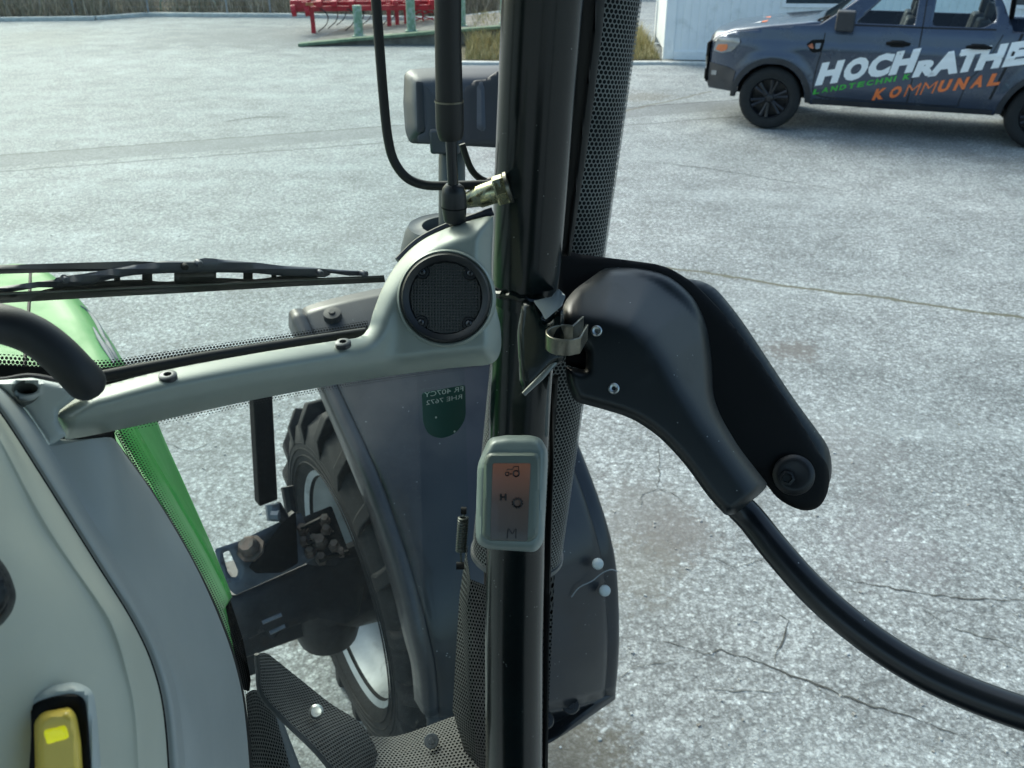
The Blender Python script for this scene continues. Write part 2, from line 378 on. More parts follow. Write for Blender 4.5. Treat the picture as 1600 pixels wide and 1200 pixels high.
def ground_mat():
    m, t, b, o = nodes('weathered_asphalt'); P = geo(t); b.inputs['Roughness'].default_value = .7; b.inputs['Specular IOR Level'].default_value = .45
    big = noise(t, .35, 5, .6, P, .3); med = noise(t, 2.2, 6, .62, P, .2); fine = noise(t, 26, 5, .65, P); xf = noise(t, 95, 4, .7, P)
    c = ramp(t, big.outputs['Fac'], [(.3,(.30,.335,.34)),(.7,(.44,.475,.475))])
    c = mix(t, 1, c, ramp(t, med.outputs['Fac'], [(.28,.70),(.72,1.2)]), 'MULTIPLY')
    c = mix(t, 1, c, ramp(t, fine.outputs['Fac'], [(.3,.58),(.7,1.32)]), 'MULTIPLY')
    c = mix(t, 1, c, ramp(t, xf.outputs['Fac'], [(.3,.5),(.7,1.45)]), 'MULTIPLY')
    # stone chips
    hs = []
    for sc, lo, hi in ((78,.68,1.36),(38,.80,1.22)):
        v = t.nodes.new('ShaderNodeTexVoronoi'); v.inputs['Scale'].default_value = sc; t.links.new(P, v.inputs['Vector'])
        sel = t.nodes.new('ShaderNodeSeparateColor'); t.links.new(v.outputs['Color'], sel.inputs[0])
        c = mix(t, 1, c, ramp(t, sel.outputs[0], [(0,lo),(.6,1.0),(1,hi)]), 'MULTIPLY')
        c = mix(t, 1, c, ramp(t, v.outputs['Distance'], [(.2,1.10),(.62,.82)]), 'MULTIPLY')
        k = mth(t, 'MULTIPLY', mth(t, 'SUBTRACT', .36, v.outputs['Distance']), 6, clamp=True)
        k = mth(t, 'MULTIPLY', k, mth(t, 'MULTIPLY', mth(t, 'SUBTRACT', sel.outputs[1], .80), 6, clamp=True))
        c = mix(t, mth(t, 'MULTIPLY', k, .55), c, (.60,.66,.65)); hs.append(k)
    # pale dusty patches and old tracks, stretched along the driving direction
    st = vmth(t, 'MULTIPLY', P, (.45, 1.6, 1)); pn = noise(t, .8, 5, .6, st, .4)
    c = mix(t, mth(t,'MULTIPLY', ramp(t, pn.outputs['Fac'], [(.50,0),(.75,1)]), .28), c, (.52,.58,.58))
    wv = noise(t, 1.5, 4, .6, P)
    # stains, and a darker patch under the pickup: (px,py, radius m, colour, amount)
    for px, py, rd, col, am in ((1010,795,.36,(.16,.155,.145),.5),(1070,835,.22,(.15,.14,.13),.45),(985,890,.25,(.17,.165,.14),.45),(1235,545,.20,(.13,.12,.11),.75),
                                (1300,700,.4,(.2,.2,.2),.35),(390,58,3.2,(.12,.13,.14),.6),(560,62,2.6,(.13,.14,.15),.6),(60,60,2.0,(.2,.2,.17),.3),(1400,215,1.2,(.12,.13,.13),.4),(560,370,.5,(.2,.2,.2),.2),(870,1180,.3,(.1,.09,.06),.7),(1010,150,.5,(.14,.12,.08),.4),(1370,850,.35,(.2,.19,.2),.3),(470,985,.12,(.06,.05,.04),.8)):
        g = Wh(px, py); d = vmth(t, 'DISTANCE', P, (float(g[0]), float(g[1]), 0.0))
        d = mth(t, 'ADD', d, mth(t, 'MULTIPLY', mth(t, 'SUBTRACT', wv.outputs['Fac'] if rd > .4 else med.outputs['Fac'], .5), rd*2.2))
        d = mth(t, 'ADD', d, mth(t, 'MULTIPLY', mth(t, 'SUBTRACT', fine.outputs['Fac'], .5), rd*2.4))
        k = mth(t, 'MULTIPLY', mth(t, 'SUBTRACT', 1, mth(t, 'DIVIDE', d, rd)), 1.8, clamp=True)
        c = mix(t, mth(t, 'MULTIPLY', k, am), c, col)
    # the resurfaced strip across the yard, with its two seams
    def band(a, b_, lo, hi, col, am, c, rag=.05, xl=(-1e3,1e3)):
        A, B = Wh(*a)[:2], Wh(*b_)[:2]; d = B-A; n = np.array([-d[1], d[0]])/np.linalg.norm(d)
        q = mth(t, 'SUBTRACT', vmth(t, 'DOT_PRODUCT', P, (float(n[0]), float(n[1]), 0.0)), float(n.dot(A)))
        q = mth(t, 'ADD', q, mth(t, 'MULTIPLY', mth(t, 'SUBTRACT', med.outputs['Fac'], .5), rag*4))
        k = mth(t, 'MULTIPLY', mth(t, 'GREATER_THAN', q, lo), mth(t, 'LESS_THAN', q, hi))
        sp_ = t.nodes.new('ShaderNodeSeparateXYZ'); t.links.new(P, sp_.inputs[0])
        k = mth(t, 'MULTIPLY', k, mth(t, 'MULTIPLY', mth(t, 'GREATER_THAN', sp_.outputs[0], xl[0]), mth(t, 'LESS_THAN', sp_.outputs[0], xl[1])))
        return mix(t, mth(t, 'MULTIPLY', k, am), c, col)
    c = band((0,243),(620,196), -.62, 0, (.15,.165,.17), .55, c)
    c = band((0,243),(620,196), -.01, .03, (.05,.055,.06), .85, c, .03)
    c = band((0,268),(620,222), -.02, .02, (.06,.07,.07), .75, c, .04)
    c = band((1085,425),(1600,497), -.022, .024, (.11,.11,.07), .9, c, .05, (float(Wh(1040,418)[0]), 1e3))
    c = band((1000,168),(1110,143), -.03, .03, (.12,.11,.07), .6, c, .05, (float(Wh(960,170)[0]), float(Wh(1112,143)[0])))
    t.links.new(c, b.inputs['Base Color'])
    hh = mth(t, 'ADD', mth(t, 'MULTIPLY', xf.outputs['Fac'], .8), mth(t, 'ADD', mth(t,'MULTIPLY',hs[0],.5), mth(t,'MULTIPLY',fine.outputs['Fac'],.8)))
    bump(t, hh, b, .75, .006)
    return m
M['ground'] = ground_mat()

# ------------------------------------------------------------ setting: ground, verge, bank
g = MB(); g.add([(-120,-60,0),(120,-60,0),(120,160,0),(-120,160,0)], [(0,1,2,3)])
ground = tag(g.build('ground', M['ground'], None, smooth=False), kind='structure')
def crack(pts, wd, seedn, mt):
    rnd = random.Random(seedn); P = [Wh(x, y, .003) for x, y in pts]; Q = []
    for a, b in zip(P[:-1], P[1:]):
        k = max(2, int(np.linalg.norm(b-a)/.03))
        d = (b-a)/np.linalg.norm(b-a); nn = np.array([-d[1], d[0], 0])
        for i in range(k): Q.append(a+(b-a)*i/k+nn*rnd.uniform(-1,1)*.008)
    Q.append(P[-1]); mb = MB(); vs = []; fs = []
    for i, q in enumerate(Q):
        t = Q[min(i+1,len(Q)-1)]-Q[max(i-1,0)]; t /= np.linalg.norm(t); nn = np.array([-t[1], t[0], 0])
        w_ = wd*(.25+rnd.random())*sin(pi*(i+.5)/len(Q))**.4
        vs += [q-nn*w_, q+nn*w_]
    fs = [(2*i,2*i+1,2*i+3,2*i+2) for i in range(len(Q)-1)]
    mb.add(vs, fs); return mb.build('crack', mt, ground, smooth=False)
MC = mat('crack_dirt', (.075,.078,.07), .9, nscale=60, namt=.4)
MC2 = mat('faint_crack', (.15,.16,.15), .9, nscale=60, namt=.4)
cr = [([(1035,1000),(1060,1008),(1098,1020),(1125,1015),(1165,1028),(1205,1042),(1250,1060),(1290,1075),(1340,1095),(1420,1120),(1500,1150)], .0042, MC),
      ([(1208,1040),(1212,1015),(1228,995),(1232,970),(1215,958)], .0034, MC),
      ([(1028,700),(1030,735),(1027,762)], .003, MC), ([(1027,762),(1005,772),(1000,790)], .003, MC2), ([(1027,762),(1055,772),(1070,788)], .0034, MC),
      ([(1310,905),(1360,912),(1400,920),(1450,928),(1520,935),(1600,938)], .0042, MC), ([(1440,950),(1500,985),(1560,1000),(1620,1030)], .004, MC2),
      ([(1100,1075),(1160,1080),(1220,1080)], .003, MC2), ([(965,1060),(1000,1040),(1060,1030)], .003, MC2), ([(1110,870),(1150,885),(1200,872)], .003, MC2),
      ([(250,690),(300,705),(330,690)], .003, MC2), ([(985,250),(1100,262),(1210,280),(1330,300)], .008, MC2), ([(350,190),(400,183),(450,182)], .02, MC2)]
for i, (p, wd, mt_) in enumerate(cr): crack(p, wd, i+3, mt_)

gr = random.Random(11); gm = MB()
for _ in range(450):
    p = Wh(gr.uniform(0,1600), 150+1050*gr.random()**.7); r_ = gr.uniform(.002,.007); a = gr.random()*3
    gm.box(p+np.array([0,0,r_*.4]), (r_*cos(a),r_*sin(a),0), (-r_*.7*sin(a),r_*.7*cos(a),r_*.1), (0,r_*.15,r_*.5))
grit_b = gm
# far kerb and shrub bank
kb = MB(); P0, P1, P2, P3, P4 = Wh(-250,36), Wh(150,31), Wh(230,25), Wh(480,27), Wh(700,33)
kp = [Wh(-600,40), P0, P1, P2, P3, P4, Wh(1000,55)+np.array([0,8,0]), Wh(2600,55)+np.array([0,10,0])]
def ribbon(pts, w0, z0, z1, mb):
    for a, b in zip(pts[:-1], pts[1:]):
        d = b-a; d[2] = 0; L = np.linalg.norm(d); d /= L; n = np.array([-d[1], d[0], 0]); c = (a+b)/2
        mb.box((c[0],c[1],(z0+z1)/2), d*L/2, n*w0/2, (0,0,(z1-z0)/2))
ribbon(kp, .25, -.05, .09, kb); tag(kb.build('far_kerb', M['kerb'], None, bevel=.02), kind='structure')
MB_ = mat('leaf_litter', (.22,.19,.14), .95, nscale=3, namt=.5, bscale=12, bstr=1, bdist=.08)
bankv = []; bankf = []; pr = [(0.1,.02),(.6,.06),(1.6,.35),(3,1.0),(5,2.0),(9,3.2),(16,4.2)]
kp2 = resample(kp, 60)
for i, p in enumerate(kp2):
    t_ = kp2[min(i+1,59)]-kp2[max(i-1,0)]; t_ /= np.linalg.norm(t_); n_ = np.array([-t_[1], t_[0], 0])
    for d_, z_ in pr: bankv.append(p+n_*d_+np.array([0,0,z_+random.uniform(-.03,.03)*d_]))
k_ = len(pr); bankf = [(i*k_+j,(i+1)*k_+j,(i+1)*k_+j+1,i*k_+j+1) for i in range(59) for j in range(k_-1)]
tag(mesh('hillside', bankv, bankf, MB_), kind='structure')
def twigs(name, n, region, mt_, hmin, hmax, wd, lean=.5, seedn=1, curve=0.0):
    rnd = random.Random(seedn); vs = []; fs = []
    for _ in range(n):
        p, sc = region(rnd); h = rnd.uniform(hmin, hmax)*sc; a = rnd.uniform(0, 2*pi); l = rnd.random()*lean*h
        b = np.array([cos(a)*l, sin(a)*l, h]); s_ = np.array([cos(a+1.3), sin(a+1.3), 0])*wd*rnd.uniform(.5,1.4)
        mid = p+b*.55+np.array([0,0,h*curve]); k = len(vs)
        vs += [p-s_, p+s_, mid+s_*.7, mid-s_*.7, p+b]; fs += [(k,k+1,k+2,k+3),(k+3,k+2,k+4)]
    me = bpy.data.meshes.new(name); me.from_pydata([tuple(v) for v in vs], [], fs)
    return link(name, me, mt_, None, False)
def leafmat(name, cols, rough=.8):
    m, t, b, o = nodes(name); gi = t.nodes.new('ShaderNodeNewGeometry'); b.inputs['Roughness'].default_value = rough
    t.links.new(ramp(t, gi.outputs['Random Per Island'], [(i/(len(cols)-1), c) for i, c in enumerate(cols)]), b.inputs['Base Color']); return m
tag(grit_b.build('grit', leafmat('grit', [(.5,.54,.54),(.28,.28,.26),(.62,.65,.64),(.22,.19,.15)]), None, bevel=0), 'loose pale and dark grit scattered over the asphalt yard', 'grit', kind='stuff')
MT = leafmat('dry_shrub', [(.17,.15,.11),(.30,.26,.19),(.18,.18,.12),(.42,.37,.29),(.55,.49,.40)])
def reg_bank(rnd):
    i = rnd.uniform(0, 58.9); k = int(i); u = i-k; p = kp2[k]*(1-u)+kp2[k+1]*u
    t_ = kp2[k+1]-kp2[k]; t_ /= np.linalg.norm(t_); n_ = np.array([-t_[1], t_[0], 0]); d = abs(rnd.gauss(0,1))*1.6+.15
    z = np.interp(d, [a for a,_ in pr], [b for _,b in pr]); return p+n_*d+np.array([0,0,z-.02]), 1
tag(twigs('undergrowth', 30000, reg_bank, MT, .15, .9, .010, 1.1, 3), 'brown leafless shrubs and dry growth covering the bank behind the yard', 'undergrowth', kind='stuff')

# grass verge between ramp wall and white cabin
VZ = mat('verge_soil', (.12,.11,.07), .95, nscale=5, namt=.4, bscale=30, bstr=.8, bdist=.03)
va = [Wh(705,88), Wh(722,97), Wh(800,99), Wh(1036,97), Wh(1036,60), Wh(800,45), Wh(640,55)]
va[4] = va[3]+np.array([.1,6.5,0]); va[5] = Wh(800,97)+np.array([0,6.5,0]); va[6] = Wh(715,80)+np.array([0,5,0])
vv = [tuple(v+np.array([0,0,.006])) for v in va]; ctr = np.mean(va, axis=0)+np.array([0,0,.12])
mesh_v = [*vv, tuple(ctr)]; tag(mesh('verge', mesh_v, [(i,(i+1)%7,7) for i in range(7)], VZ), kind='structure')
MG = leafmat('dry_grass', [(.14,.16,.05),(.42,.34,.15),(.50,.42,.22),(.24,.24,.09),(.55,.48,.29)])
def reg_verge(rnd):
    x = rnd.uniform(va[0][0]+.3, va[3][0]-.05); u = rnd.random()**1.3
    y0 = np.interp(x, [va[1][0], va[2][0], va[3][0]], [va[1][1], va[2][1], va[3][1]])+.12
    return np.array([x, y0+u*5.5, .03]), (.25+.75*min(1, u*4))
tag(twigs('grass', 15000, reg_verge, MG, .12, .42, .008, .9, 5, .1), 'yellow dry grass tufts on the verge beside the white cabin', 'grass', kind='stuff')
ke = MB(); ribbon([Wh(720,100), Wh(800,101), Wh(1034,100), Wh(1300,104), Wh(2000,118)], .18, -.05, .05, ke)
tag(ke.build('kerb_strip', M['kerb'], None, bevel=.015), kind='structure')

# concrete ramp with mossy edge
a0, a1 = Wh(468,70), Wh(600,72); b1 = Wh(1000,52)
rt = [Wh(468,71,.01), Wh(560,62,.10), Wh(650,54,.20), Wh(785,43,.36), Wh(900,34,.40)]
rb = [np.array([p[0], p[1], 0]) for p in rt]; bk = [p+np.array([.5,3.4,0]) for p in rt]
vs = rb+rt+bk; n = len(rt)
fs = [(i,i+1,n+i+1,n+i) for i in range(n-1)]+[(n+i,n+i+1,2*n+i+1,2*n+i) for i in range(n-1)]+[(n-1, 2*n-1, 3*n-1)]
ramp_o = mesh('ramp', vs, fs, M['wall']); tag(ramp_o, kind='structure')
me_ = MB(); 
for p, q in zip(rt[:-1], rt[1:]):
    d = q-p; L = np.linalg.norm(d); d /= L; me_.box((p+q)/2+np.array([0,-.02,.02]), d*L/2, (0,.12,0), (0,0,.03))
me_.build('ramp_edge', M['moss'], ramp_o, bevel=.01)

# ------------------------------------------------------------ white site cabin
cb = empty('site_cabin', Wh(1035,97)); tag(cb, 'white ribbed site cabin standing behind the dark pickup', 'cabin')
def cabin():
    L, D, Hh = 12.0, 2.5, 2.7; wl = MB(); n = 80; pts = []
    for i in range(n):
        x = .2+(L-.4)*i/n; dx = (L-.4)/n
        pts += [(x,.03),(x+dx*.78,.03),(x+dx*.84,.042),(x+dx*.94,.042)]
    pts.append((L-.2,.03)); vs = []; fs = []
    for x, y in pts: vs += [(x,y,.18),(x,y,Hh-.15)]
    wl.add(vs, [(2*i,2*i+2,2*i+3,2*i+1) for i in range(len(pts)-1)])
    wl.abox(.03,.06,.05,D,.18,Hh-.1); wl.abox(L-.06,L-.03,.05,D,.18,Hh-.1); wl.abox(.05,L-.05,D-.05,D,.18,Hh-.1)
    wl.build('wall', M['white'], cb, ang=20)
    for x in (0, L-.2): 
        for y in (0, D-.2): fr = MB(); fr.abox(x,x+.2,y,y+.2,.05,Hh); fr.build('corner_post', M['white'], cb, bevel=.01)
    for z0, z1 in ((.04,.20),(Hh-.16,Hh)): b_ = MB(); b_.abox(.2,L-.2,0,.12,z0,z1); b_.build('rail', M['white'], cb, bevel=.01)
    rf = MB(); rf.abox(-.02,L+.02,-.02,D+.02,Hh,Hh+.08); rf.build('roof', M['white'], cb, bevel=.01)
    dp = mat('dark_pane',(.05,.07,.08),.05)
    for x0 in (2.1, 6.2):
        wn = MB(); wn.abox(x0,x0+1.2,-.005,.02,.98,1.05); wn.abox(x0,x0+1.2,-.005,.02,2.0,2.07); wn.abox(x0,x0+.07,-.005,.02,1.05,2.0); wn.abox(x0+1.13,x0+1.2,-.005,.02,1.05,2.0)
        wf = wn.build('window', M['white'], cb, bevel=.006)
        gp = MB(); gp.abox(x0+.07,x0+1.13,.008,.014,1.05,2.0); gp.build('pane', dp, wf)
cabin()
cb.rotation_euler = (0,0,radians(-4))

# ------------------------------------------------------------ fence posts, green frames, posts
fe = empty('wire_fence', Wh(5,31)); tag(fe, 'thin grey wire fence running along the far edge of the yard', 'fence')
fe.location = (0,0,0)
fx = [-60,5,61,111,168,228,352,420]
fp = [Wh(x, 30 if x < 150 else 27)+np.array([0,.25,0]) for x in fx]
for p in fp:
    m_ = MB(); m_.tube([p, p+np.array([0,0,1.6])], .022, 8); m_.build('post', M['postgrey'], fe)
wr = MB()
for z in np.arange(.08,1.6,.15): wr.tube([p+np.array([0,0,z]) for p in fp], .0025, 4, False)
wr.build('wire', M['postgrey'], fe)
def hexframe(px, side, label):
    e = empty('green_stand', Wh(px, 24)+np.array([0,.5,0])); tag(e, label, 'stand', 'green metal stands by the fence')
    m_ = MB(); m_.tube([(0,0,0),(0,0,.28),(side*.32,0,.62),(side*.7,0,.62)], .025, 8); m_.build('frame', M['postgreen'], e)
    m2 = MB(); m2.tube([(side*.45,.0,0),(side*.42,0,.62)], .025, 8); m2.build('leg', M['postgreen'], e)
hexframe(243, 1, 'bent green metal stand by the fence, open towards the right')
hexframe(330, -1, 'bent green metal stand by the fence, open towards the left')
for i, (px, py, lab) in enumerate(((561,56,'pale green mossy steel post in front of the red cultivator, leftmost'),(643,48,'pale green steel post in the middle, right of the thin black hose'),(723,40,'pale green steel post beside the dry grass, nearest the gas strut'),(787,36,'thin green steel post partly hidden behind the black cab pillar'))):
    z = [.10,.19,.28,.36][i]; p = Wh(px, py, z)
    e = empty('steel_post', p); tag(e, lab, 'post', 'pale green posts on the ramp edge')
    m_ = MB(); r_ = .10 if i < 2 else .07; hh = .62 if i == 0 else 1.3
    m_.rev([(0,0),(r_,0),(r_,hh),(0,hh)], (0,0,0), (0,0,1), 14); m_.build('tube', M['postgreen'], e)
    m2 = MB(); m2.abox(-r_-.03,r_+.03,-r_-.03,r_+.03,-.01,.012); m2.build('base_plate', M['postgreen'], e, bevel=.004)

# ------------------------------------------------------------ red cultivator
cu = empty('cultivator', Wh(560,46)); tag(cu, 'red spring tine cultivator with curved black tines on the ramp', 'cultivator')
cpx = lambda px: (Wh(px, 44)-Wh(560,46))
s_ = 22.5/1400
fr = MB()
for y, z in ((-.5,.62),(.1,.66),(.7,.64)):
    fr.box((.22,y,z-.10), (1.62,0,0), (0,.05,0), (0,0,.055))
for x in (-1.15,-.85,-.5,-.1,.4,.9,1.4,1.75): fr.box((x,.1,.63), (.06,0,0), (0,.8,0), (0,0,.06))
fr.box((.1,.1,1.15), (.9,0,0), (0,.04,0), (0,0,.04)); fr.box((-.7,.1,.95), (.03,0,0),(0,.04,0),(0,0,.22)); fr.box((.9,.1,.95), (.03,0,0),(0,.04,0),(0,0,.22))
fr.build('frame', M['redpaint'], cu, bevel=.01)
for k in range(9):
    x = -.85+k*.20+random.uniform(-.03,.03); y = (-.5,.1,.7)[k%3]
    tn = MB(); pts = catmull([(x,y,.5),(x+.10,y-.1,.50),(x+.20,y-.08,.36),(x+.14,y,.18),(x-.06,y+.05,.02)], 6)
    tn.tube(pts, .020, 6, True, .6); tn.build('tine', M['iron'], cu)
lg = MB(); lg.box((-1.02,-.55,.26), (.05,0,0), (0,.03,0), (0,0,.30)); lg.build('leg', M['redpaint'], cu, bevel=.006)
for x in (-1.42,-1.12):
    hk = MB(); hk.rev([(.05,-.05),(.13,-.05),(.13,.05),(.05,.05)], (x,-.62,.50), (1,0,.1), 14, True); hk.build('hitch_eye', M['redpaint'], cu)
hk = MB(); hk.box((-1.27,-.5,.62), (.22,0,0), (0,.08,0), (0,0,.09)); hk.build('hitch_block', M['redpaint'], cu, bevel=.02)
rfl = MB(); rfl.box((-1.05,-.72,.64), (.09,0,0), (0,.012,0), (0,0,.035)); rfl.build('reflector', M['amber'], cu, bevel=.005)
for k, x in enumerate((.74,.93,1.15)):
    q = MB(); q.box((x,-.3+k*.1,.30), (.05,0,0), (0,.05,0), (0,0,.30)); q.box((x,-.3+k*.1,.02), (.08,0,0),(0,.16,0),(0,0,.015)); q.build('roller_arm', M['redpaint'], cu, bevel=.008)
for k, x in enumerate((1.45,1.68)):
    q = MB()
    for a in range(8):
        q.tube([(x-.13, .1+.2*cos(a*pi/4), .28+.2*sin(a*pi/4)), (x+.13, .1+.2*cos(a*pi/4+.4), .28+.2*sin(a*pi/4+.4))], .012, 5)
    q.rev([(.22,0),(.22,.015),(.16,.015),(.16,0)], (x-.13,.1,.28), (1,0,0), 18, True); q.build('roller_ring', M['redpaint'], cu)
cu.rotation_euler = (0,0,radians(8))

# ------------------------------------------------------------ pickup truck
def text_mesh(s, bold=.0):
    c = bpy.data.curves.new('t', 'FONT'); c.body = s; c.offset = bold; c.resolution_u = 3; c.fill_mode = 'FRONT'
    o = bpy.data.objects.new('t', c); COL.objects.link(o)
    dg = bpy.context.evaluated_depsgraph_get(); me = bpy.data.meshes.new_from_object(o.evaluated_get(dg))
    V = np.array([v.co[:2] for v in me.vertices]); Fs = [tuple(p.vertices) for p in me.polygons]
    bpy.data.objects.remove(o); bpy.data.curves.remove(c); bpy.data.meshes.remove(me)
    V -= V.min(axis=0); V /= V.max(axis=0); return V, Fs
fw, rw = Wh(1197,199), Wh(1612,230)
dv = rw-fw; ang_t = atan2(dv[1], dv[0]); WB = np.linalg.norm(dv)
tk = empty('pickup_truck'); tag(tk, 'slate blue double cab pickup truck with white, green and orange side lettering', 'pickup truck')
ux = np.array([cos(ang_t), sin(ang_t), 0]); uy = np.array([-sin(ang_t), cos(ang_t), 0])
tk.location = tuple(fw - ux*.90 + uy*.80); tk.rotation_euler = (0,0,ang_t)
RWX = .90+WB; WR = .40
def hw(x, z):
    y = .93
    if z < .62: y -= .09*((.62-z)/.3)**1.5
    if z > .98: y -= .045*(z-.98)/.3
    if z > 1.28: y -= .30*(z-1.28)
    if 1.04 < z < 1.10 and x < RWX+1.2: y += .010
    if x < .75: y -= .36*((.75-x)/.75)**2.2
    for wx in (.90, RWX):
        d = sqrt((x-wx)**2+(z-WR)**2); y += .035*math.exp(-((d-.50)/.09)**2)
    return y
def arc(cx, cz, r, a0, a1, n): return [(cx+r*cos(a0+(a1-a0)*i/n), cz+r*sin(a0+(a1-a0)*i/n)) for i in range(n+1)]
top = [(0.02,.62),(0.0,.80),(.03,.93),(.07,1.05),(.14,1.12),(.35,1.20),(.8,1.27),(1.2,1.315),(1.40,1.335)]
prof_bed = RWX+1.2
_gx, _gy = [0,1.38,1.86,2.87,3.98,prof_bed], [0,1.38,1.72,2.60,3.63,prof_bed]
def gx(u): return float(np.interp(u, _gx, _gy))
def GG(pts): return [(gx(p[0]), *p[1:]) for p in pts]
outer = [(.05,.44)]+[(0.02,.50)]+top+GG([(1.75,1.50),(2.05,1.70),(2.25,1.82),(2.5,1.875),(3.0,1.885),(3.45,1.85),(3.66,1.80),(3.80,1.60),(3.95,1.34),(3.99,1.33),(4.0,1.335),(prof_bed,1.345)])+[(prof_bed+.03,1.2),(prof_bed+.03,.6),(prof_bed-.05,.48)]
outer += [(RWX+.50,.47)]+arc(RWX, WR, .47, .12, pi-.12, 14)+[(RWX-.53,.37),(2.5,.36),(1.43,.36)]+arc(.90, WR, .45, .0, pi-.02, 14)+[(.42,.46)]
winF = roundpoly(GG([(1.98,1.36),(2.76,1.36),(2.76,1.77),(2.42,1.77)]), .03, 3)
winR = roundpoly(GG([(2.98,1.36),(3.60,1.36),(3.74,1.45),(3.62,1.77),(2.98,1.78)]), .05, 3)
def truck_side(sgn):
    bm = sheet(outer, (.07,.05), holes=[winF, winR])
    P2 = np.array([(v.co.x, v.co.y) for v in bm.verts])
    for v, (x, z) in zip(bm.verts, P2): v.co = (x, sgn*hw(x, z), z)
    return bm
body = bmesh.new()
for sg in (-1, 1):
    b_ = truck_side(sg); me = bpy.data.meshes.new('x'); b_.to_mesh(me); b_.free(); body.from_mesh(me); bpy.data.meshes.remove(me)
def strip(bm, pts, crown=.04, K=12):
    rows = []
    for x, z in pts:
        r_ = []
        for k in range(K+1):
            t = -1+2*k/K; y = hw(x, z)*t; zz = z+crown*(1-t*t); r_.append(bm.verts.new((x-(.10*(1-t*t) if x < .5 else 0), y, zz)))
        rows.append(r_)
    for a, b in zip(rows[:-1], rows[1:]):
        for k in range(K): bm.faces.new((a[k], a[k+1], b[k+1], b[k]))
strip(body, [(0.02,.50),(0.02,.62),(0,.80),(.03,.93)], 0)
strip(body, top[2:], .035)
strip(body, GG([(2.25,1.82),(2.5,1.875),(3.0,1.885),(3.45,1.85),(3.66,1.80)]), .03)
strip(body, GG([(3.95,1.34),(3.96,.75)]), 0); strip(body, [(gx(4.0),.95),(prof_bed,.95)], 0); strip(body, [(prof_bed,1.345),(prof_bed+.03,1.2),(prof_bed+.03,.6)], 0)
bo = from_bm('body', body, M['truck'], tk, True, 32, recalc=True)
md = bo.modifiers.new('s', 'SOLIDIFY'); md.thickness = .02; md.offset = 0
# floor, sill and inner darkness
fl = MB(); fl.abox(.5,prof_bed-.1,-.5,.5,.36,.44); fl.abox(1.4,3.5,-.78,.78,.40,.46); fl.build('chassis', M['trim'], tk, bevel=.01)
for nm, pts, sgn in (('windshield', GG([(1.41,1.34),(1.75,1.505),(2.05,1.705),(2.25,1.82)]), 1), ('rear_window', GG([(3.66,1.80),(3.80,1.60),(3.95,1.34)]), 1)):
    G = [[(x, hw(x,z)*t*.98, z+.03*(1-t*t)) for t in np.linspace(-1,1,9)] for x, z in pts]; grid(nm, G, M['tglass'], tk)
for sg in (-1,1):
    for nm, wn_ in (('door_window', winF), ('door_window', winR)):
        bmw = sheet(wn_, .1)
        for v in bmw.verts: v.co = (v.co.x, sg*(hw(v.co.x, v.co.y)-.004), v.co.y)
        from_bm(nm, bmw, M['tglass'], tk)
# dashboard and seats seen through the windows
st_ = MB(); st_.abox(1.5,1.75,-.7,.7,1.0,1.28); st_.build('dashboard', M['trim'], tk, bevel=.03)
for x in (2.42, 3.25):
    for y in (-.38,.38):
        s2 = MB(); s2.box((x,y,1.1), (.07,0,.0), (0,.22,0), (.06,0,.32)); s2.box((x+.1,y,1.52), (.045,0,0), (0,.11,0), (.01,0,.09)); s2.build('seat', M['trim'], tk, bevel=.03)
sw = MB(); sw.rev([(.19,0),(.18,.015),(.165,0),(.18,-.015)], (1.88,-.38,1.28), (1,0,.55), 22, True); sw.build('steering_wheel', M['trim'], tk)
def onside(name, poly, mt_, off=.006, step=.05, sg=-1, parent=tk):
    bmx = sheet(poly, step)
    for v in bmx.verts: x, z = v.co.x, v.co.y; v.co = (x, sg*(hw(x,z)+.010+off), z)
    return from_bm(name, bmx, mt_, parent, True)
def lineside(name, pts, wd, mt_, off=.003):
    P = catmull(GG(pts), 8); vs = []; L = len(P)
    for i, p in enumerate(P):
        t = P[min(i+1,L-1)]-P[max(i-1,0)]; t /= np.linalg.norm(t); n_ = np.array([-t[1], t[0]])
        for s2 in (-1,1): q = p+n_*s2*wd/2; vs.append((q[0], -(hw(q[0],q[1])+.010+off), q[1]))
    return mesh(name, vs, [(2*i,2*i+1,2*i+3,2*i+2) for i in range(L-1)], mt_, tk)
GAP = mat('panel_gap', (.006,.007,.009), .7)
lineside('panel_gap', [(1.52,1.24),(1.50,1.0),(1.46,.80),(1.46,.55),(1.60,.47),(1.86,.455)], .012, GAP)
lineside('panel_gap', [(1.86,.455),(2.3,.45),(2.86,.45),(3.45,.45),(3.50,.52),(3.55,.75),(3.72,1.0),(3.84,1.3)], .010, GAP)
lineside('panel_gap', [(2.86,.45),(2.87,.9),(2.87,1.34),(2.86,1.78)], .014, GAP)
lineside('panel_gap', [(3.86,.56),(3.92,.8),(4.04,1.32)], .03, GAP)
lineside('belt_moulding', [(1.86,1.342),(2.4,1.342),(3.0,1.342),(3.75,1.35)], .018, GAP)
onside('sill_cover', [(1.45,.365),(3.58,.375),(3.58,.43),(1.45,.43)], M['trim'], .008)
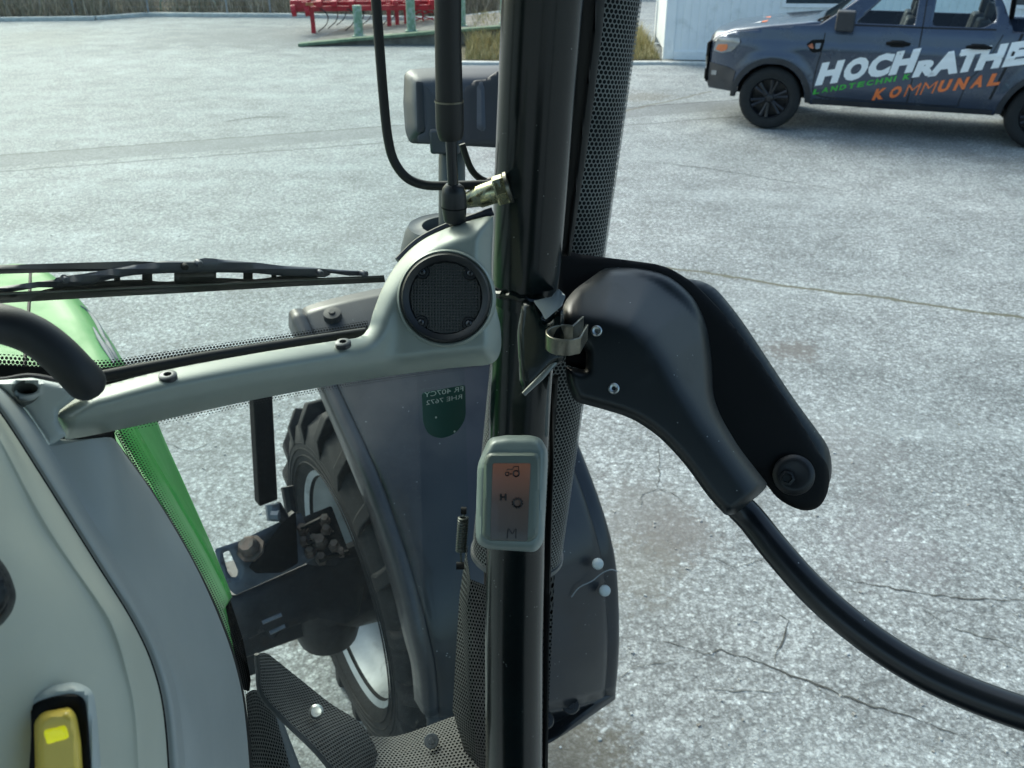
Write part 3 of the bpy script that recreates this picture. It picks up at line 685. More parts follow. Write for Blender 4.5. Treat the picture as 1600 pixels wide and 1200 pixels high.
# arch trims
for wx, a1_ in ((.90, pi), (RWX, pi)):
    P = [(wx+rr*cos(a), WR+rr*sin(a)) for rr in (.455,) for a in np.linspace(-.05, pi+.02, 26)] + [(wx+.525*cos(a), WR+.52*sin(a)) for a in np.linspace(pi+.02, -.05, 26)]
    onside('arch_trim', P, M['trim'], .012)
    il = MB(); il.rev([(.47,0),(.47,.32)], (wx, -.90, WR), (0,1,0), 30, False, 0, pi); il.rev([(.0,.33),(.47,.33)], (wx,-.90,WR), (0,1,0), 20, False, 0, pi); il.build('wheel_housing', M['matte'], tk)
onside('lower_bumper', [(.035,.46),(.42,.46),(.40,.60),(.42,.72),(.30,.76),(.03,.78),(.02,.6)], M['trim'], .012, .04)
gr_ = MB()
for k in range(9):
    for z0 in (.62,.93): gr_.box((-.02,-.56+.14*k,z0), (.01,0,0), (0,.055,0), (0,0,.07 if z0<.7 else .09))
gr_.box((.0,0,.78),(.012,0,0),(0,.62,0),(0,0,.26)); gr_.build('grille', M['matte'], tk, bevel=.01)
onside('headlight', roundpoly([(.07,.93),(.11,1.10),(.42,1.13),(.44,1.08),(.34,.96),(.20,.92)], .02, 3), M['lamp'], .012, .04)
onside('headlight_insert', roundpoly([(.10,.95),(.13,1.02),(.27,1.04),(.27,.97),(.19,.935)], .02, 3), M['amber'], .015, .04)
onside('fog_light', roundpoly([(.07,.62),(.07,.68),(.15,.69),(.15,.63)], .01, 3), M['lamp'], .018)
onside('fender_vent', roundpoly([(1.27,1.10),(1.34,1.155),(1.49,1.165),(1.47,1.02),(1.36,1.00)], .02, 3), M['matte'], .012, .03)
onside('side_marker', roundpoly([(1.29,1.085),(1.345,1.115),(1.37,1.05),(1.33,1.055)], .01, 3), M['amber'], .017, .03)
onside('side_marker', roundpoly([(1.38,1.115),(1.45,1.12),(1.44,1.055),(1.39,1.05)], .01, 3), M['lamp'], .017, .03)
for hx in (2.36, 3.27):
    h_ = MB(); h_.tube([(hx-.14,-.955,1.155),(hx-.07,-.985,1.16),(hx+.07,-.985,1.16),(hx+.13,-.955,1.155)], [.014,.022,.022,.014], 8, True, 1.2); h_.build('door_handle', M['matte'], tk)
    onside('handle_recess', roundpoly([(hx-.10,1.11),(hx-.10,1.19),(hx+.08,1.19),(hx+.08,1.11)], .03, 4), GAP, .001, .03)
mr = MB(); mr.box((1.70,-1.08,1.41), (.11,-.03,0), (0,.12,0), (0,0,.115)); mr.box((1.70,-.94,1.33),(.05,0,0),(0,.08,0),(0,0,.02)); mr.build('side_mirror', M['trim'], tk, bevel=.03, seg=3)
mr = MB(); mr.box((1.70,1.08,1.41), (.085,.02,0), (0,.11,0), (0,0,.10)); mr.box((1.70,.94,1.33),(.05,0,0),(0,.08,0),(0,0,.02)); mr.build('side_mirror', M['trim'], tk, bevel=.03, seg=3)
wp = MB(); wp.tube([(1.40,-.5,1.36),(1.48,-.2,1.40),(1.62,.1,1.47)], .008, 6); wp.tube([(1.36,-.6,1.36),(1.50,-.66,1.42)], .012, 6); wp.build('wiper', M['matte'], tk)
# roll bar and bed rail
rb_ = MB(); rb_.tube([(3.76,-.82,1.32),(3.72,-.76,1.75),(3.72,-.6,1.83),(3.72,.6,1.83),(3.72,.76,1.75),(3.76,.82,1.32)], .035, 10)
rb_.build('roll_bar', M['matte'], tk); rb_ = MB(); rb_.tube([(3.76,-.84,1.37),(4.6,-.84,1.37),(prof_bed-.1,-.84,1.37)], .02, 8); rb_.build('bed_rail', M['matte'], tk)
for wx, sg in ((.90,-1),(RWX,-1),(.90,1),(RWX,1)):
    c = (wx, sg*.80, WR)
    t_ = MB(); t_.rev([(.255,-.12),(.30,-.135),(.36,-.135),(.39,-.11),(.40,-.06),(.40,.06),(.39,.11),(.36,.135),(.30,.135),(.255,.12)], c, (0,sg,0), 40)
    ty = t_.build('wheel', M['tyre'], tk, ang=50)
    r_ = MB(); r_.rev([(.262,.10),(.25,.125),(.238,.11),(.235,-.05),(.06,-.05)], c, (0,sg,0), 36)
    for k in range(6):
        for d_ in (-.10,.10):
            a = k*pi/3+.3+d_; p0 = np.array([c[0]+.06*cos(a), c[1]+sg*.085, c[2]+.06*sin(a)]); p1 = np.array([c[0]+.24*cos(a+d_*.6), c[1]+sg*.105, c[2]+.24*sin(a+d_*.6)])
            r_.tube([p0,(p0+p1)/2,p1], [.022,.019,.026], 6)
    r_.rev([(0,.10),(.035,.10),(.06,.085),(.085,.06)], c, (0,sg,0), 18)
    nb = r_
    for k in range(6):
        a = k*pi/3; nb.rev([(0,.105),(.009,.10),(.009,.07)], (c[0]+.055*cos(a), c[1], c[2]+.055*sin(a)), (0,sg,0), 6)
    r_.build('rim', M['alloy'], ty)
def lettering(name, s, x0, x1, z0, h_, slope, shear, mt_, bold=0.03):
    V, Fs = text_mesh(s, bold); bmx = bmesh.new(); vv = [bmx.verts.new((x0+(x1-x0)*a, b*h_, 0)) for a, b in V]
    for f in Fs:
        try: bmx.faces.new([vv[i] for i in f])
        except ValueError: pass
    for ax, lo, hi in ((0,x0,x1),(1,0,h_)):
        t = lo+.05
        while t < hi:
            co = [0,0,0]; no = [0,0,0]; co[ax] = t; no[ax] = 1
            bmesh.ops.bisect_plane(bmx, geom=bmx.verts[:]+bmx.edges[:]+bmx.faces[:], plane_co=co, plane_no=no, dist=1e-5); t += .05
    for v in bmx.verts:
        x, q = v.co.x, v.co.y; X = x+shear*q; Z_ = z0+slope*(x-x0)+q; v.co = (X, -(hw(X,Z_)+.0165), Z_)
    return from_bm(name, bmx, mt_, tk, False)
for ch, x0, x1 in (('H',1.45,1.72),('O',1.755,2.03),('C',2.04,2.30),('H',2.31,2.58)):
    lettering('lettering', ch, x0, x1, .60+.205*(x0-1.45), .285, .205, .18, M['letwhite'], .07)
lettering('lettering', 'R', 2.585, 2.84, .765, .200, .20, .22, M['letwhite'], .07)
for ch, x0, x1 in (('A',2.76,3.09),('T',3.03,3.29),('H',3.27,3.53),('E',3.56,3.80),('R',3.83,4.10)):
    lettering('lettering', ch, x0, x1, .785+.195*(x0-2.76), .280, .195, .18, M['letwhite'], .07)
for k, ch in enumerate('LANDTECHNIK'):
    x_ = 1.44+k*.1045; lettering('lettering', ch, x_, x_+(.080 if ch != 'I' else .024), 0.488+.233*(x_-1.44), .068, .233, .15, M['letgreen'], .05)
for k, ch in enumerate('KOMMUNAL'):
    x_ = 2.17+k*.182; lettering('lettering', ch, x_, x_+(.13 if ch not in 'M' else .15), .458+.200*(x_-2.17), .150, .200, .22, M['letorange'], .055 if ch != 'M' else -.01)
bd = MB()
for (x0,x1,y0,y1,k) in ((.42,.62,-.45,.15,0),(.63,.70,-.45,.15,1)):
    bd = MB(); vs = [(x0,y0,0),(x1,y0,0),(x1,y1,0),(x0,y1,0)]
    vs = [(x,y,np.interp(x,[p[0] for p in top],[p[1] for p in top])+.035*(1-(y/hw(x,1.15))**2)+.016) for x,y,_ in vs]
    bd.add(vs, [(0,1,2,3)]); bd.build('bonnet_sticker', (M['letwhite'],M['letorange'])[k], tk)

# =================================================================== THE TRACTOR
T = empty('tractor', (0,0,0)); tag(T, 'green tractor seen from its cab, with black pillar, pale dash trim and front mudguard', 'tractor')
def part(mb, name, m, parent=None, **k): return mb.build(name, M[m] if isinstance(m, str) else m, parent or T, **k)
# ---- cab roof, floor, rear posts (around the camera)
rf = MB(); rf.box(TR(-.22,-.65,3.12), R*.86, F*1.30, (0,0,.05)); part(rf, 'cab_roof', 'black', bevel=.03)
fl = MB(); fl.box(TR(-.25,-.35,1.05), R*.72, F*.85, (0,0,.03)); part(fl, 'cab_floor', 'matte')
for r_ in (-.95,.45):
    p_ = MB(); p_.tube([TR(r_,-1.2,1.1), TR(r_,-1.3,3.1)], .04, 12); part(p_, 'rear_post', 'pillar')
p_ = MB(); p_.tube([TR(-.98,.58,1.1), TR(-.98,.60,3.1)], .035, 12); part(p_, 'cab_pillar', 'pillar')
se = MB(); se.box(TR(-.22,-.42,1.62), R*.26, F*.25, (0,0,.08)); se.box(TR(-.22,-.68,1.98), R*.25, F*.07, (0,0,.34)); part(se, 'driver_seat', 'matte', bevel=.05, seg=3)
# ---- right front pillar
def pz(y): return FPX*.748/(1232.7+(600-y)*.4741)
pc = [(858,-120),(848,0),(838,150),(829,300),(822,420),(818,470)]
pil = MB(); pp = [W(x, y, pz(y)+.012) for x, y in pc]; pil.tube(pp, [.0325,.0322,.0318,.0318,.0312,.0295], 40)
pillar = part(pil, 'cab_pillar', 'pillar')
pil2 = MB(); pc2 = [(822,448),(818,520),(812,640),(807,800),(803,1000),(803,1210),(803,1290)]
pil2.tube([W(x, y, pz(y)+.014) for x, y in pc2], [.029,.0295,.030,.0305,.033,.0355,.036], 40); lowp = pil2.build('lower_tube', M['pillar'], pillar)
wb = MB(); c0 = W(818,463,pz(463)+.012); rnd = random.Random(3)
pts = [];  
for k in range(0,49):
    a = 2*pi*k/48; rr = .0315+rnd.uniform(-.0008,.0008)
    pts.append(c0+np.array([cos(a)*rr, sin(a)*rr, .012*sin(a*1.0-2.6)+rnd.uniform(-.001,.001)]))
wb.tube(pts, [.0032+rnd.uniform(-.0008,.001) for _ in pts], 8, False); wb.build('weld_bead', M['pillar'], pillar)
# hinge bracket welded to the pillar (light from above painted as a pale top face; front dark)
puff('hinge_bracket', roundpoly([(833,470),(862,463),(872,450),(884,462),(878,478),(852,500),(846,488)], 3, 3), lambda x,y: .762+(y-470)*-.0010, .001, 4, .02, mat('bracket_lit_top', (.16,.19,.20), .16, coat=.5), pillar, 6)
puff('hinge_plate', roundpoly([(815,470),(835,472),(850,488),(853,505),(880,480),(882,565),(866,572),(848,592),(822,616),(812,600),(808,520)], 6, 4), lambda x,y: .776+.0002*(850-x), .006, 8, .03, M['pillar'], pillar, 6)
# lower gusset with bright edge and silver inner strip
gs = MB(); gs.tube([W(868,566,.770), W(845,590,.765), W(818,616,.765)], [.002,.0026,.002], 8); gs.build('gusset_edge', mat('gusset_paint', (.16,.18,.18), .25, .3), pillar)
puff('pillar_strip', [(842,603),(858,588),(856,680),(852,684),(838,684)], lambda x,y: pz(y)-.004, .002, 6, .004, mat('pillar_strip_grey', (.12,.145,.15), .3, .2), pillar, 6)
# ---- door seal channel along the pillar, right side
def strip_px(name, L, Rr, Zfn, back, m, parent=None, step=8, bulge=.003, r=5): return puff(name, [*L, *Rr[::-1]], Zfn, bulge, r, back, M[m] if isinstance(m,str) else m, parent or T, step)
zs = lambda x, y: pz(y)+.03
strip_px('door_seal', [(900,-40),(896,40),(888,140),(880,240),(872,320),(862,400)], [(948,-40),(942,40),(930,140),(915,250),(904,320),(892,400)], zs, .012, 'rubber')
strip_px('seal_lip', [(932,-40),(927,40),(916,140),(904,240),(894,330),(886,400)], [(936,-40),(931,40),(919,140),(907,240),(897,330),(888,400)], lambda x,y: pz(y)+.022, .006, 'matte', None, 10, .003, 2)
strip_px('door_seal', [(858,588),(858,700),(851,850),(849,1000),(848,1210)], [(873,585),(866,700),(862,850),(858,1000),(856,1210)], zs, .012, 'rubber', None, 10)
strip_px('seal_lip', [(864,600),(861,750),(856,900),(851,1210)], [(867,600),(864,750),(858,900),(853,1210)], lambda x,y: pz(y)+.022, .006, 'matte', None, 12, .003, 2)
# ---- exhaust guard: leaning perforated cylinder behind the pillar
ax0, ax1 = W(917,-40,.90)+np.array([.0,.0,0]), W(808,862,1.165)
def cyl(a, b, r0, r1, n=64, m=24, cut=None):
    a, b = np.array(a), np.array(b); t = (b-a)/np.linalg.norm(b-a); u = np.cross(t, [0,0,1.]) if abs(t[2])<.98 else np.cross(t,[0,1.,0]); u /= np.linalg.norm(u); v = np.cross(t,u)
    return [[a+(b-a)*i/(m-1)+(r0+(r1-r0)*i/(m-1))*(cos(2*pi*k/n)*u+sin(2*pi*k/n)*v) for k in range(n)] for i in range(m)]
eg = grid('exhaust_guard', cyl(ax0+(ax0-ax1)*.2, ax1, .0585, .0585), M['perf'], T, 0, True)
ip = MB(); ip.tube([ax0+(ax0-ax1)*.2, ax1], .0562, 48); ip.build('exhaust_pipe', M['matte'], eg)
rim = MB(); tt = ax1-ax0; rim.rev([(.0575,-.001),(.0605,-.001),(.0605,.005),(.0575,.005)], ax1, tt, 48, True); rim.build('guard_rim', mat('guard_rim_grey', (.08,.09,.09), .4), eg)
eg2 = grid('lower_exhaust_guard', [[W(x, y, z) for x, y, z in row] for row in (
    [(732,850,1.21),(728,860,1.17),(735,905,1.14),(760,915,1.13),(800,915,1.12),(868,870,1.14)],
    [(722,930,1.25),(718,930,1.20),(730,950,1.17),(765,955,1.15),(800,960,1.15),(864,960,1.16)],
    [(711,1110,1.32),(707,1110,1.27),(735,1130,1.22),(770,1135,1.19),(800,1140,1.18),(856,1140,1.2)],
    [(740,1230,1.34),(742,1230,1.30),(760,1235,1.26),(780,1240,1.22),(800,1240,1.2),(852,1230,1.22)])], M['perfdark'], T, 0)
core = MB(); core.tube([W(800,870,1.21), W(795,1240,1.4)], .038, 20); core.build('exhaust_pipe', M['matte'], eg2)
# ---- spring on the guard
sp = MB(); a_, b_ = W(724,808,1.13), W(720,862,1.15); ax = b_-a_; L = np.linalg.norm(ax); t = ax/L; u = np.cross(t,[0,1,0]); u /= np.linalg.norm(u); v = np.cross(t,u)
pts = [a_+ax*(i/168)+.0055*(cos(2*pi*i/12)*u+sin(2*pi*i/12)*v) for i in range(169)]
sp.tube(pts, .0017, 5, False); sp.tube([a_, W(727,797,1.13), W(722,793,1.12)], .0014, 5); sp.tube([b_, W(721,878,1.15)], .0014, 5)
spring = part(sp, 'tension_spring', mat('dark_spring',(.05,.055,.05),.4,.6))
pn = MB(); pn.rev([(0,-.003),(.005,-.003),(.005,.004),(0,.004)], W(724,798,1.12), (1,0,0), 10); pn.rev([(0,-.004),(.005,-.004),(.005,.006),(0,.006)], W(718,884,1.15), (1,0,0), 10); pn.build('spring_pin', M['matte'], spring)

# ---- dash trim rail with speaker pod
def zr(x, y):
    yy = min(max(y, 515), 700); zA = Zf(min(x, 660), yy, .555)
    t_ = min(1, max(0, (x-530)/110)); t_ = t_*t_*(3-2*t_)
    return zA*(1-t_)+.722*t_
railp = catmull([(90,642),(130,613),(165,602),(260,578),(400,552),(520,533),(560,527),(576,512),(583,488),(600,445),(626,405),(660,375),(705,354),(745,342),(766,338),(771,346),(768,420),(773,470),(782,512),(782,548),(768,568),(730,573),(680,578),(560,595),(400,624),(260,655),(160,677),(108,686),(100,680),(88,655)], 5, True)
rail = puff('dash_trim', railp, zr, .022, 30, .012, M['rail'], T, 5, extra=lambda x,y: 0.0, ang=60)
# ring-shaped shoulder around the speaker, then the speaker itself
sc_ = W(697,466, zr(697,466)-.0225)
nrm = np.array([0, -CP, SP])
upv = np.array([0,0,1.])-nrm*nrm[2]; upv /= np.linalg.norm(upv); riv = np.cross(upv, nrm)
zr0 = zr(697,466)-.022; K = zr0/1400
sr = MB(); sr.rev([(78*K,-.004),(76*K,.0025),(73*K,.004),(71*K,.003),(70*K,-.006)], sc_, nrm, 64); sr.build('speaker_surround', M['rail'], rail)
spk = MB(); spk.rev([(70*K,-.002),(69.5*K,.005),(66*K,.0075),(62*K,.0065),(57*K,.0045),(56*K,.002),(55*K,.000)], sc_, nrm, 64); speaker = spk.build('speaker_ring', M['black'], rail)
def disc_pt(a, b, h=0): return sc_+riv*a*K+upv*b*K+nrm*h
# raised lugs with screws
for a in (48, 135, 228, 315):
    ca, sa = cos(radians(a-3)), sin(radians(a-3)); c = disc_pt(ca*54, sa*54)
    lu = MB(); lu.rev([(11*K,-.004),(11*K,.003),(9.5*K,.0045),(6.5*K,.0045),(6*K,.003),(0,.003)], c, nrm, 24); lg_ = lu.build('screw_lug', M['black'], rail)
    s3 = MB(); s3.rev([(5*K,.0025),(4.8*K,.0045),(2*K,.0055),(1.6*K,.0040),(0,.004)], c, nrm, 16); s3.build('speaker_screw', mat('dull_screw',(.07,.075,.08),.35,.7) if a == 48 else bpy.data.materials['dull_screw'], rail)
# grille: a real lattice of thin bars over a dark cone
gl_ = MB(); Rg = 55*K; pitch = 4.7*K
k = -12
for k in range(-12,13):
    o_ = k*pitch; h_ = sqrt(max(0, Rg*Rg-o_*o_))
    if h_ < .002: continue
    cc = sc_+nrm*.0022
    gl_.box(cc+riv*o_, riv*pitch*.20, upv*h_, nrm*.0006); gl_.box(cc+upv*o_, riv*h_, upv*pitch*.20, nrm*.0005)
gl_.build('speaker_grille', mat('grille_grey',(.055,.055,.052),.5), rail, smooth=False)
cn = MB(); cn.rev([(Rg,-.001),(Rg*.9,-.004),(Rg*.4,-.012),(Rg*.32,-.009),(0,-.006)], sc_, nrm, 40); cn.build('speaker_cone', mat('speaker_cone', (.06,.055,.05), .5), rail)
for px, py in ((262,586),(536,535)):
    z_ = zr(px,py)-.0135; c = W(px, py, z_); nn = np.array([0,0,1.])+(CAM-c)/np.linalg.norm(CAM-c)*.12
    s4 = MB(); s4.rev([(.0058,-.003),(.0058,.0002),(.0045,.0009),(.0026,.0009),(.0022,-.001),(0,-.001)], c, nn, 20); s4.build('trim_screw', bpy.data.materials['dull_screw'], rail)
# blue-black edge seal behind the pod, shadow gap below
ed = MB(); ed.tube([W(x,y,zr(x,y)+.016) for x,y in catmull([(622,408),(655,377),(700,354),(742,340),(770,330)],6)], .0035, 8); ed.build('edge_seal', mat('edge_seal_blue', (.012,.018,.035), .3), rail)

# ---- windscreen pane, frit bands, lower seal
GF = .66
gv = [[TR(r_, GF+.0*r_, z_) for r_ in np.linspace(-.95,.455,8)] for z_ in np.linspace(1.35,3.06,6)]
wsn = grid('windscreen', gv, M['glass'], T)
def fband(name, lo, hi, m, n=60, f=GF-.004):
    A = resample(catmull(lo,6), n); B = resample(catmull(hi,6), n)
    G = [[Wf(*A[i], f) for i in range(n)], [Wf(*B[i], f) for i in range(n)]]
    return grid(name, G, m, wsn, 0, False, False)
b1 = [(-60,573),(0,571),(60,574),(110,575),(170,575),(300,556),(430,537),(575,514)]
fband('frit_dots', b1, [(-60,555),(0,553),(60,557),(120,560),(170,562),(300,543),(430,524),(575,501)], M['frit'])
fband('glass_border', [(-60,640),(0,640),(90,640),(170,625),(300,600),(430,575),(575,545)], b1, M['matte'])
sb_ = MB(); sb_.tube([Wf(x,y,.62) for x,y in catmull([(150,590),(300,562),(430,541),(570,520)],6)], .0045, 10); part(sb_, 'windscreen_seal', 'rubber')
# lower glass: frit along rail underside and along dash edge
fband('frit_dots', [(180,655),(300,632),(400,612),(560,583),(762,560)], [(180,677),(300,653),(400,632),(560,602),(762,573)], M['frit'])
fband('frit_dots', [(176,670),(238,782),(302,892),(346,984),(372,1070),(386,1220)], [(204,664),(268,786),(331,896),(369,984),(394,1080),(408,1220)], M['frit'])
fband('frit_dots', [(775,560),(775,700),(775,860)], [(752,566),(745,700),(738,860)], M['frit'])
# sticker with mirrored writing, applied to the outside of the glass
stp = roundpoly([(659,614),(727,601),(728,655),(712,678),(688,686),(668,678),(661,660)], [5,5,14,14,14,14,6], 5)
sth = [Wf(x, y, GF-.003) for x, y in stp]
mS = mat('green_sticker', (.022,.088,.075), .35, nscale=20, namt=.1); stk = mesh('sticker', sth, [tuple(range(len(sth)))], mS, wsn, False)
mW = mat('sticker_print', (.62,.72,.68), .5)
def stext(s, A, B, hpx):
    V, Fs = text_mesh(s, .0); A = np.array(A, float); B = np.array(B, float); vs = []
    for a, b in V: p = B+(A-B)*a; vs.append(Wf(p[0], p[1]-b*hpx, GF-.0045))      # runs right to left: read from outside
    return mesh('sticker_text', vs, Fs, mW, wsn, False)
stext('FR 407CY', (663,621), (724,611), 7.5); stext('RHE 7672', (666,633), (722,623), 7)
for x, y in ((681,652),(710,674)):
    q = MB(); q.rev([(0,0),(.0011,0),(.0011,.0006),(0,.0006)], Wf(x,y,GF-.004), -F, 12); q.build('sticker_dot', mW, wsn)

# ---- wiper (arm, bridge, blade) outside the glass
zw = lambda x, y: Zf(x, y, .70)
wipe = puff('wiper_arm', roundpoly([(-80,424),(0,414),(210,408),(262,410),(300,411),(300,420),(262,416),(210,422),(0,428),(-80,440)], 3, 2), zw, .003, 5, .004, M['black'], T, 12)
mBr = mat('wiper_bracket', (.035,.042,.06), .35, .2)
puff('wiper_bridge', catmull([(88,434),(135,427),(190,417),(240,410),(262,407),(300,408),(320,403),(352,406),(400,410),(440,415),(508,420),(508,433),(440,431),(400,427),(350,426),(300,426),(262,427),(210,430),(170,437),(135,446),(95,448),(88,444)], 3, True), lambda x,y: zw(x,y)-.003, .003, 4, .006, mBr, wipe, 10)
puff('wiper_bridge', roundpoly([(-60,462),(0,448),(60,440),(90,436),(108,450),(60,449),(20,456),(-60,470)], 2, 2), lambda x,y: zw(x,y)-.002, .003, 4, .006, mBr, wipe, 10)
puff('wiper_bridge', roundpoly([(505,420),(540,422),(575,424),(576,431),(545,431),(520,427),(505,428)], 2, 2), lambda x,y: zw(x,y)-.002, .002, 3, .005, mBr, wipe, 8)
puff('wiper_joint', roundpoly([(272,424),(338,423),(338,440),(272,444)], 3, 2), lambda x,y: zw(x,y)-.001, .004, 5, .008, M['black'], wipe, 8)
for x0, x1 in ((178,188),(222,238),(380,395),(424,432)): puff('wiper_strut', [(x0,421),(x1,421),(x1,446),(x0,446)], lambda x,y: zw(x,y), .001, 3, .006, M['matte'], wipe, 8)
puff('wiper_spring_strip', catmull([(60,455),(110,445),(160,439),(220,437),(262,440),(330,434),(400,436),(440,431),(500,434),(500,442),(400,445),(260,454),(160,456),(60,464)], 3, True), lambda x,y: zw(x,y)-.001, .002, 4, .005, M['matte'], wipe, 10)
puff('wiper_blade', [(-80,463),(0,457),(150,450),(300,443),(450,436),(600,430),(602,441),(450,448),(300,457),(150,465),(0,474),(-80,481)], lambda x,y: zw(x,y)-.004, .003, 5, .006, M['rubber'], wipe, 12)
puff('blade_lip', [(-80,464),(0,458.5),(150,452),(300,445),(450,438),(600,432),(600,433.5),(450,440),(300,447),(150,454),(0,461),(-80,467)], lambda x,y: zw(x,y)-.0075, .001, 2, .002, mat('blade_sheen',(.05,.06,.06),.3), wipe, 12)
for x, y in ((101,436),(310,411),(499,426),(567,427),(288,416)):
    q = MB(); q.rev([(0,.0045),(.0022,.004),(.003,.002),(.003,-.002)], W(x,y,zw(x,y)-.006), -F, 12); q.build('wiper_rivet', M['matte'] if x==288 else mBr, wipe)

# ---- grab handle
hd = MB(); hp = catmull([(-110,500,.50),(-40,499,.50),(10,508,.50),(52,524,.505),(88,550,.51),(118,580,.515),(134,597,.52)], 6)
hr = [.0112]*len(hp); hp2 = [W(*p) for p in hp]; e_ = hp2[-1]-hp2[-2]; e_ /= np.linalg.norm(e_)
for k in range(1,6): hp2.append(hp2[len(hp)-1]+e_*.0105*sin(k*pi/10)); hr.append(.0112*max(.08,cos(k*pi/10)))
hd.tube(hp2, hr, 28); part(hd, 'grab_handle', 'handle')

# ---- dashboard: pale panel, grey side, corner trim, switch
L1 = [(-160,540,.37),(-150,700,.37),(-130,900,.37),(-110,1100,.375),(-100,1290,.38)]
C0 = [(-100,560,.40),(-60,720,.405),(0,880,.41),(60,1020,.42),(90,1150,.425),(95,1290,.43)]
C1 = [(-55,590,.445),(-5,700,.45),(50,815,.455),(100,890,.46),(150,970,.465),(180,1050,.468),(196,1130,.47),(204,1290,.475)]
C2 = [(-48,610,.455),(6,690,.46),(62,790,.465),(118,880,.47),(178,970,.475),(204,1050,.478),(218,1130,.48),(226,1290,.485)]
L3 = [(-40,600,.51),(0,645,.512),(62,740,.515),(150,880,.52),(206,970,.525),(240,1045,.53),(258,1130,.53),(268,1290,.535)]
dash = loft('dashboard', [L1, C0, C1, C2, L3], M['dashbeige'], T, 40, 6)
L3b = [(x-3,y,z+.002) for x,y,z in L3]
L3c = [(x+14,y-2,z+.004) for x,y,z in L3]
L4 = [(-40,575,.545),(0,603,.545),(40,641,.545),(77,697,.545),(130,790,.548),(185,880,.55),(243,985,.555),(270,1060,.555),(284,1130,.555),(296,1290,.56)]
loft('side_band', [L3b, L3c, L4], M['dashgrey'], dash, 40, 6)
sm = MB(); sm.tube([W(x-1,y,z-.0005) for x,y,z in catmull(L3,5)], .0011, 6); sm.build('dash_seam', M['matte'], dash)
L4b = [(75,686,.552)]+[(x-1,y,z-.0005) for x,y,z in L4[3:]]
L5 = [(140,688,.570),(172,690,.572),(197,780,.575),(218,880,.58),(262,985,.585),(300,1070,.59),(320,1150,.60),(335,1290,.61)]
L5[0] = (150,687,.572)
L6 = [(176,684,.63),(180,690,.63),(238,770,.65),(303,880,.67),(348,980,.70),(373,1060,.73),(385,1140,.75),(396,1290,.78)]
loft('side_panel', [L4b, L5, L6], M['dashgrey'], dash, 40, 6)
L6b = [(x+4,y+2,z+.05) for x,y,z in L6]; loft('side_panel_edge', [L6, L6b], M['matte'], dash, 40, 2)
ct = roundpoly([(-80,585),(0,594),(50,590),(118,604),(132,612),(92,642),(90,655),(104,680),(76,699),(40,641),(0,606),(-80,590)], 3, 3)
puff('corner_trim', ct, lambda x,y: .545+(x)*.00004, .004, 8, .006, M['corner'], dash, 6, holes=[[(42+17.5*cos(a), 607+8.5*sin(a)) for a in np.linspace(0,2*pi,24,endpoint=False)]])
hole = MB(); c = W(42,607,.5395); hole.rev([(.0072,-.003),(.0064,-.02),(0,-.02)], c, np.array([0,0,.75])-F*.55+np.array([0.05,0,0]), 28); hole.build('trim_socket', mat('socket_grey',(.12,.13,.12),.6), dash)
sl_ = MB(); sl_.tube([W(x,y,.556) for x,y in catmull([(-80,594),(0,593),(50,587),(118,601),(140,608)],6)], .0016, 8); sl_.build('trim_seal', mat('purple_black_seal',(.02,.016,.024),.4), dash)
puff('shadow_gap', [(78,694),(102,680),(160,676),(178,672),(182,690),(120,688)], .60, .001, 3, .004, M['matte'], dash, 8)  # black plate painted in for the shade under the rail
# instrument housing at far left
ih = puff('instrument_bezel', catmull([(-120,840),(-30,850),(5,880),(22,915),(24,940),(10,968),(-30,1000),(-120,1010)], 5, True), .405, .010, 14, .02, M['black'], dash, 6)
puff('instrument_face', catmull([(-120,850),(-32,858),(-2,885),(14,918),(13,938),(-4,962),(-40,985),(-120,1000)], 5, True), .393, .003, 6, .006, M['black'], dash, 6)
# rocker switch
zsw = .425
puff('switch_bezel', roundpoly([(24,1290),(26,1120),(40,1085),(75,1072),(118,1064),(146,1078),(152,1120),(164,1290)], [3,14,22,20,20,20,12,3], 5), zsw, .010, 12, .01, M['corner'], dash, 6)
puff('switch_well', roundpoly([(38,1290),(37,1125),(52,1098),(85,1088),(115,1083),(133,1092),(138,1130),(148,1290)], [3,12,16,12,14,14,8,3], 4), zsw-.0105, .001, 3, .003, M['matte'], dash, 8)
sw_ = puff('rocker_switch', roundpoly([(57,1290),(53,1128),(66,1112),(110,1104),(120,1118),(127,1160),(134,1290)], [3,10,12,10,10,10,3], 5), zsw-.012, .010, 13, .004, M['yellow'], dash, 5)
mL, tL, bL, oL = nodes('switch_lens'); bL.inputs['Base Color'].default_value = (.80,.80,.02,1); bL.inputs['Roughness'].default_value = .3; bL.inputs['Emission Color'].default_value = (.85,.85,.02,1); bL.inputs['Emission Strength'].default_value = .2
puff('switch_lens', roundpoly([(66,1140),(104,1131),(110,1154),(72,1165)], 5, 3), zsw-.0215, .0015, 5, .003, mL, dash, 5)
puff('dark_switch', roundpoly([(-60,1290),(-60,1125),(0,1116),(18,1122),(26,1180),(34,1290)], [3,3,4,8,8,3], 4), zsw-.002, .008, 10, .01, M['black'], dash, 8)

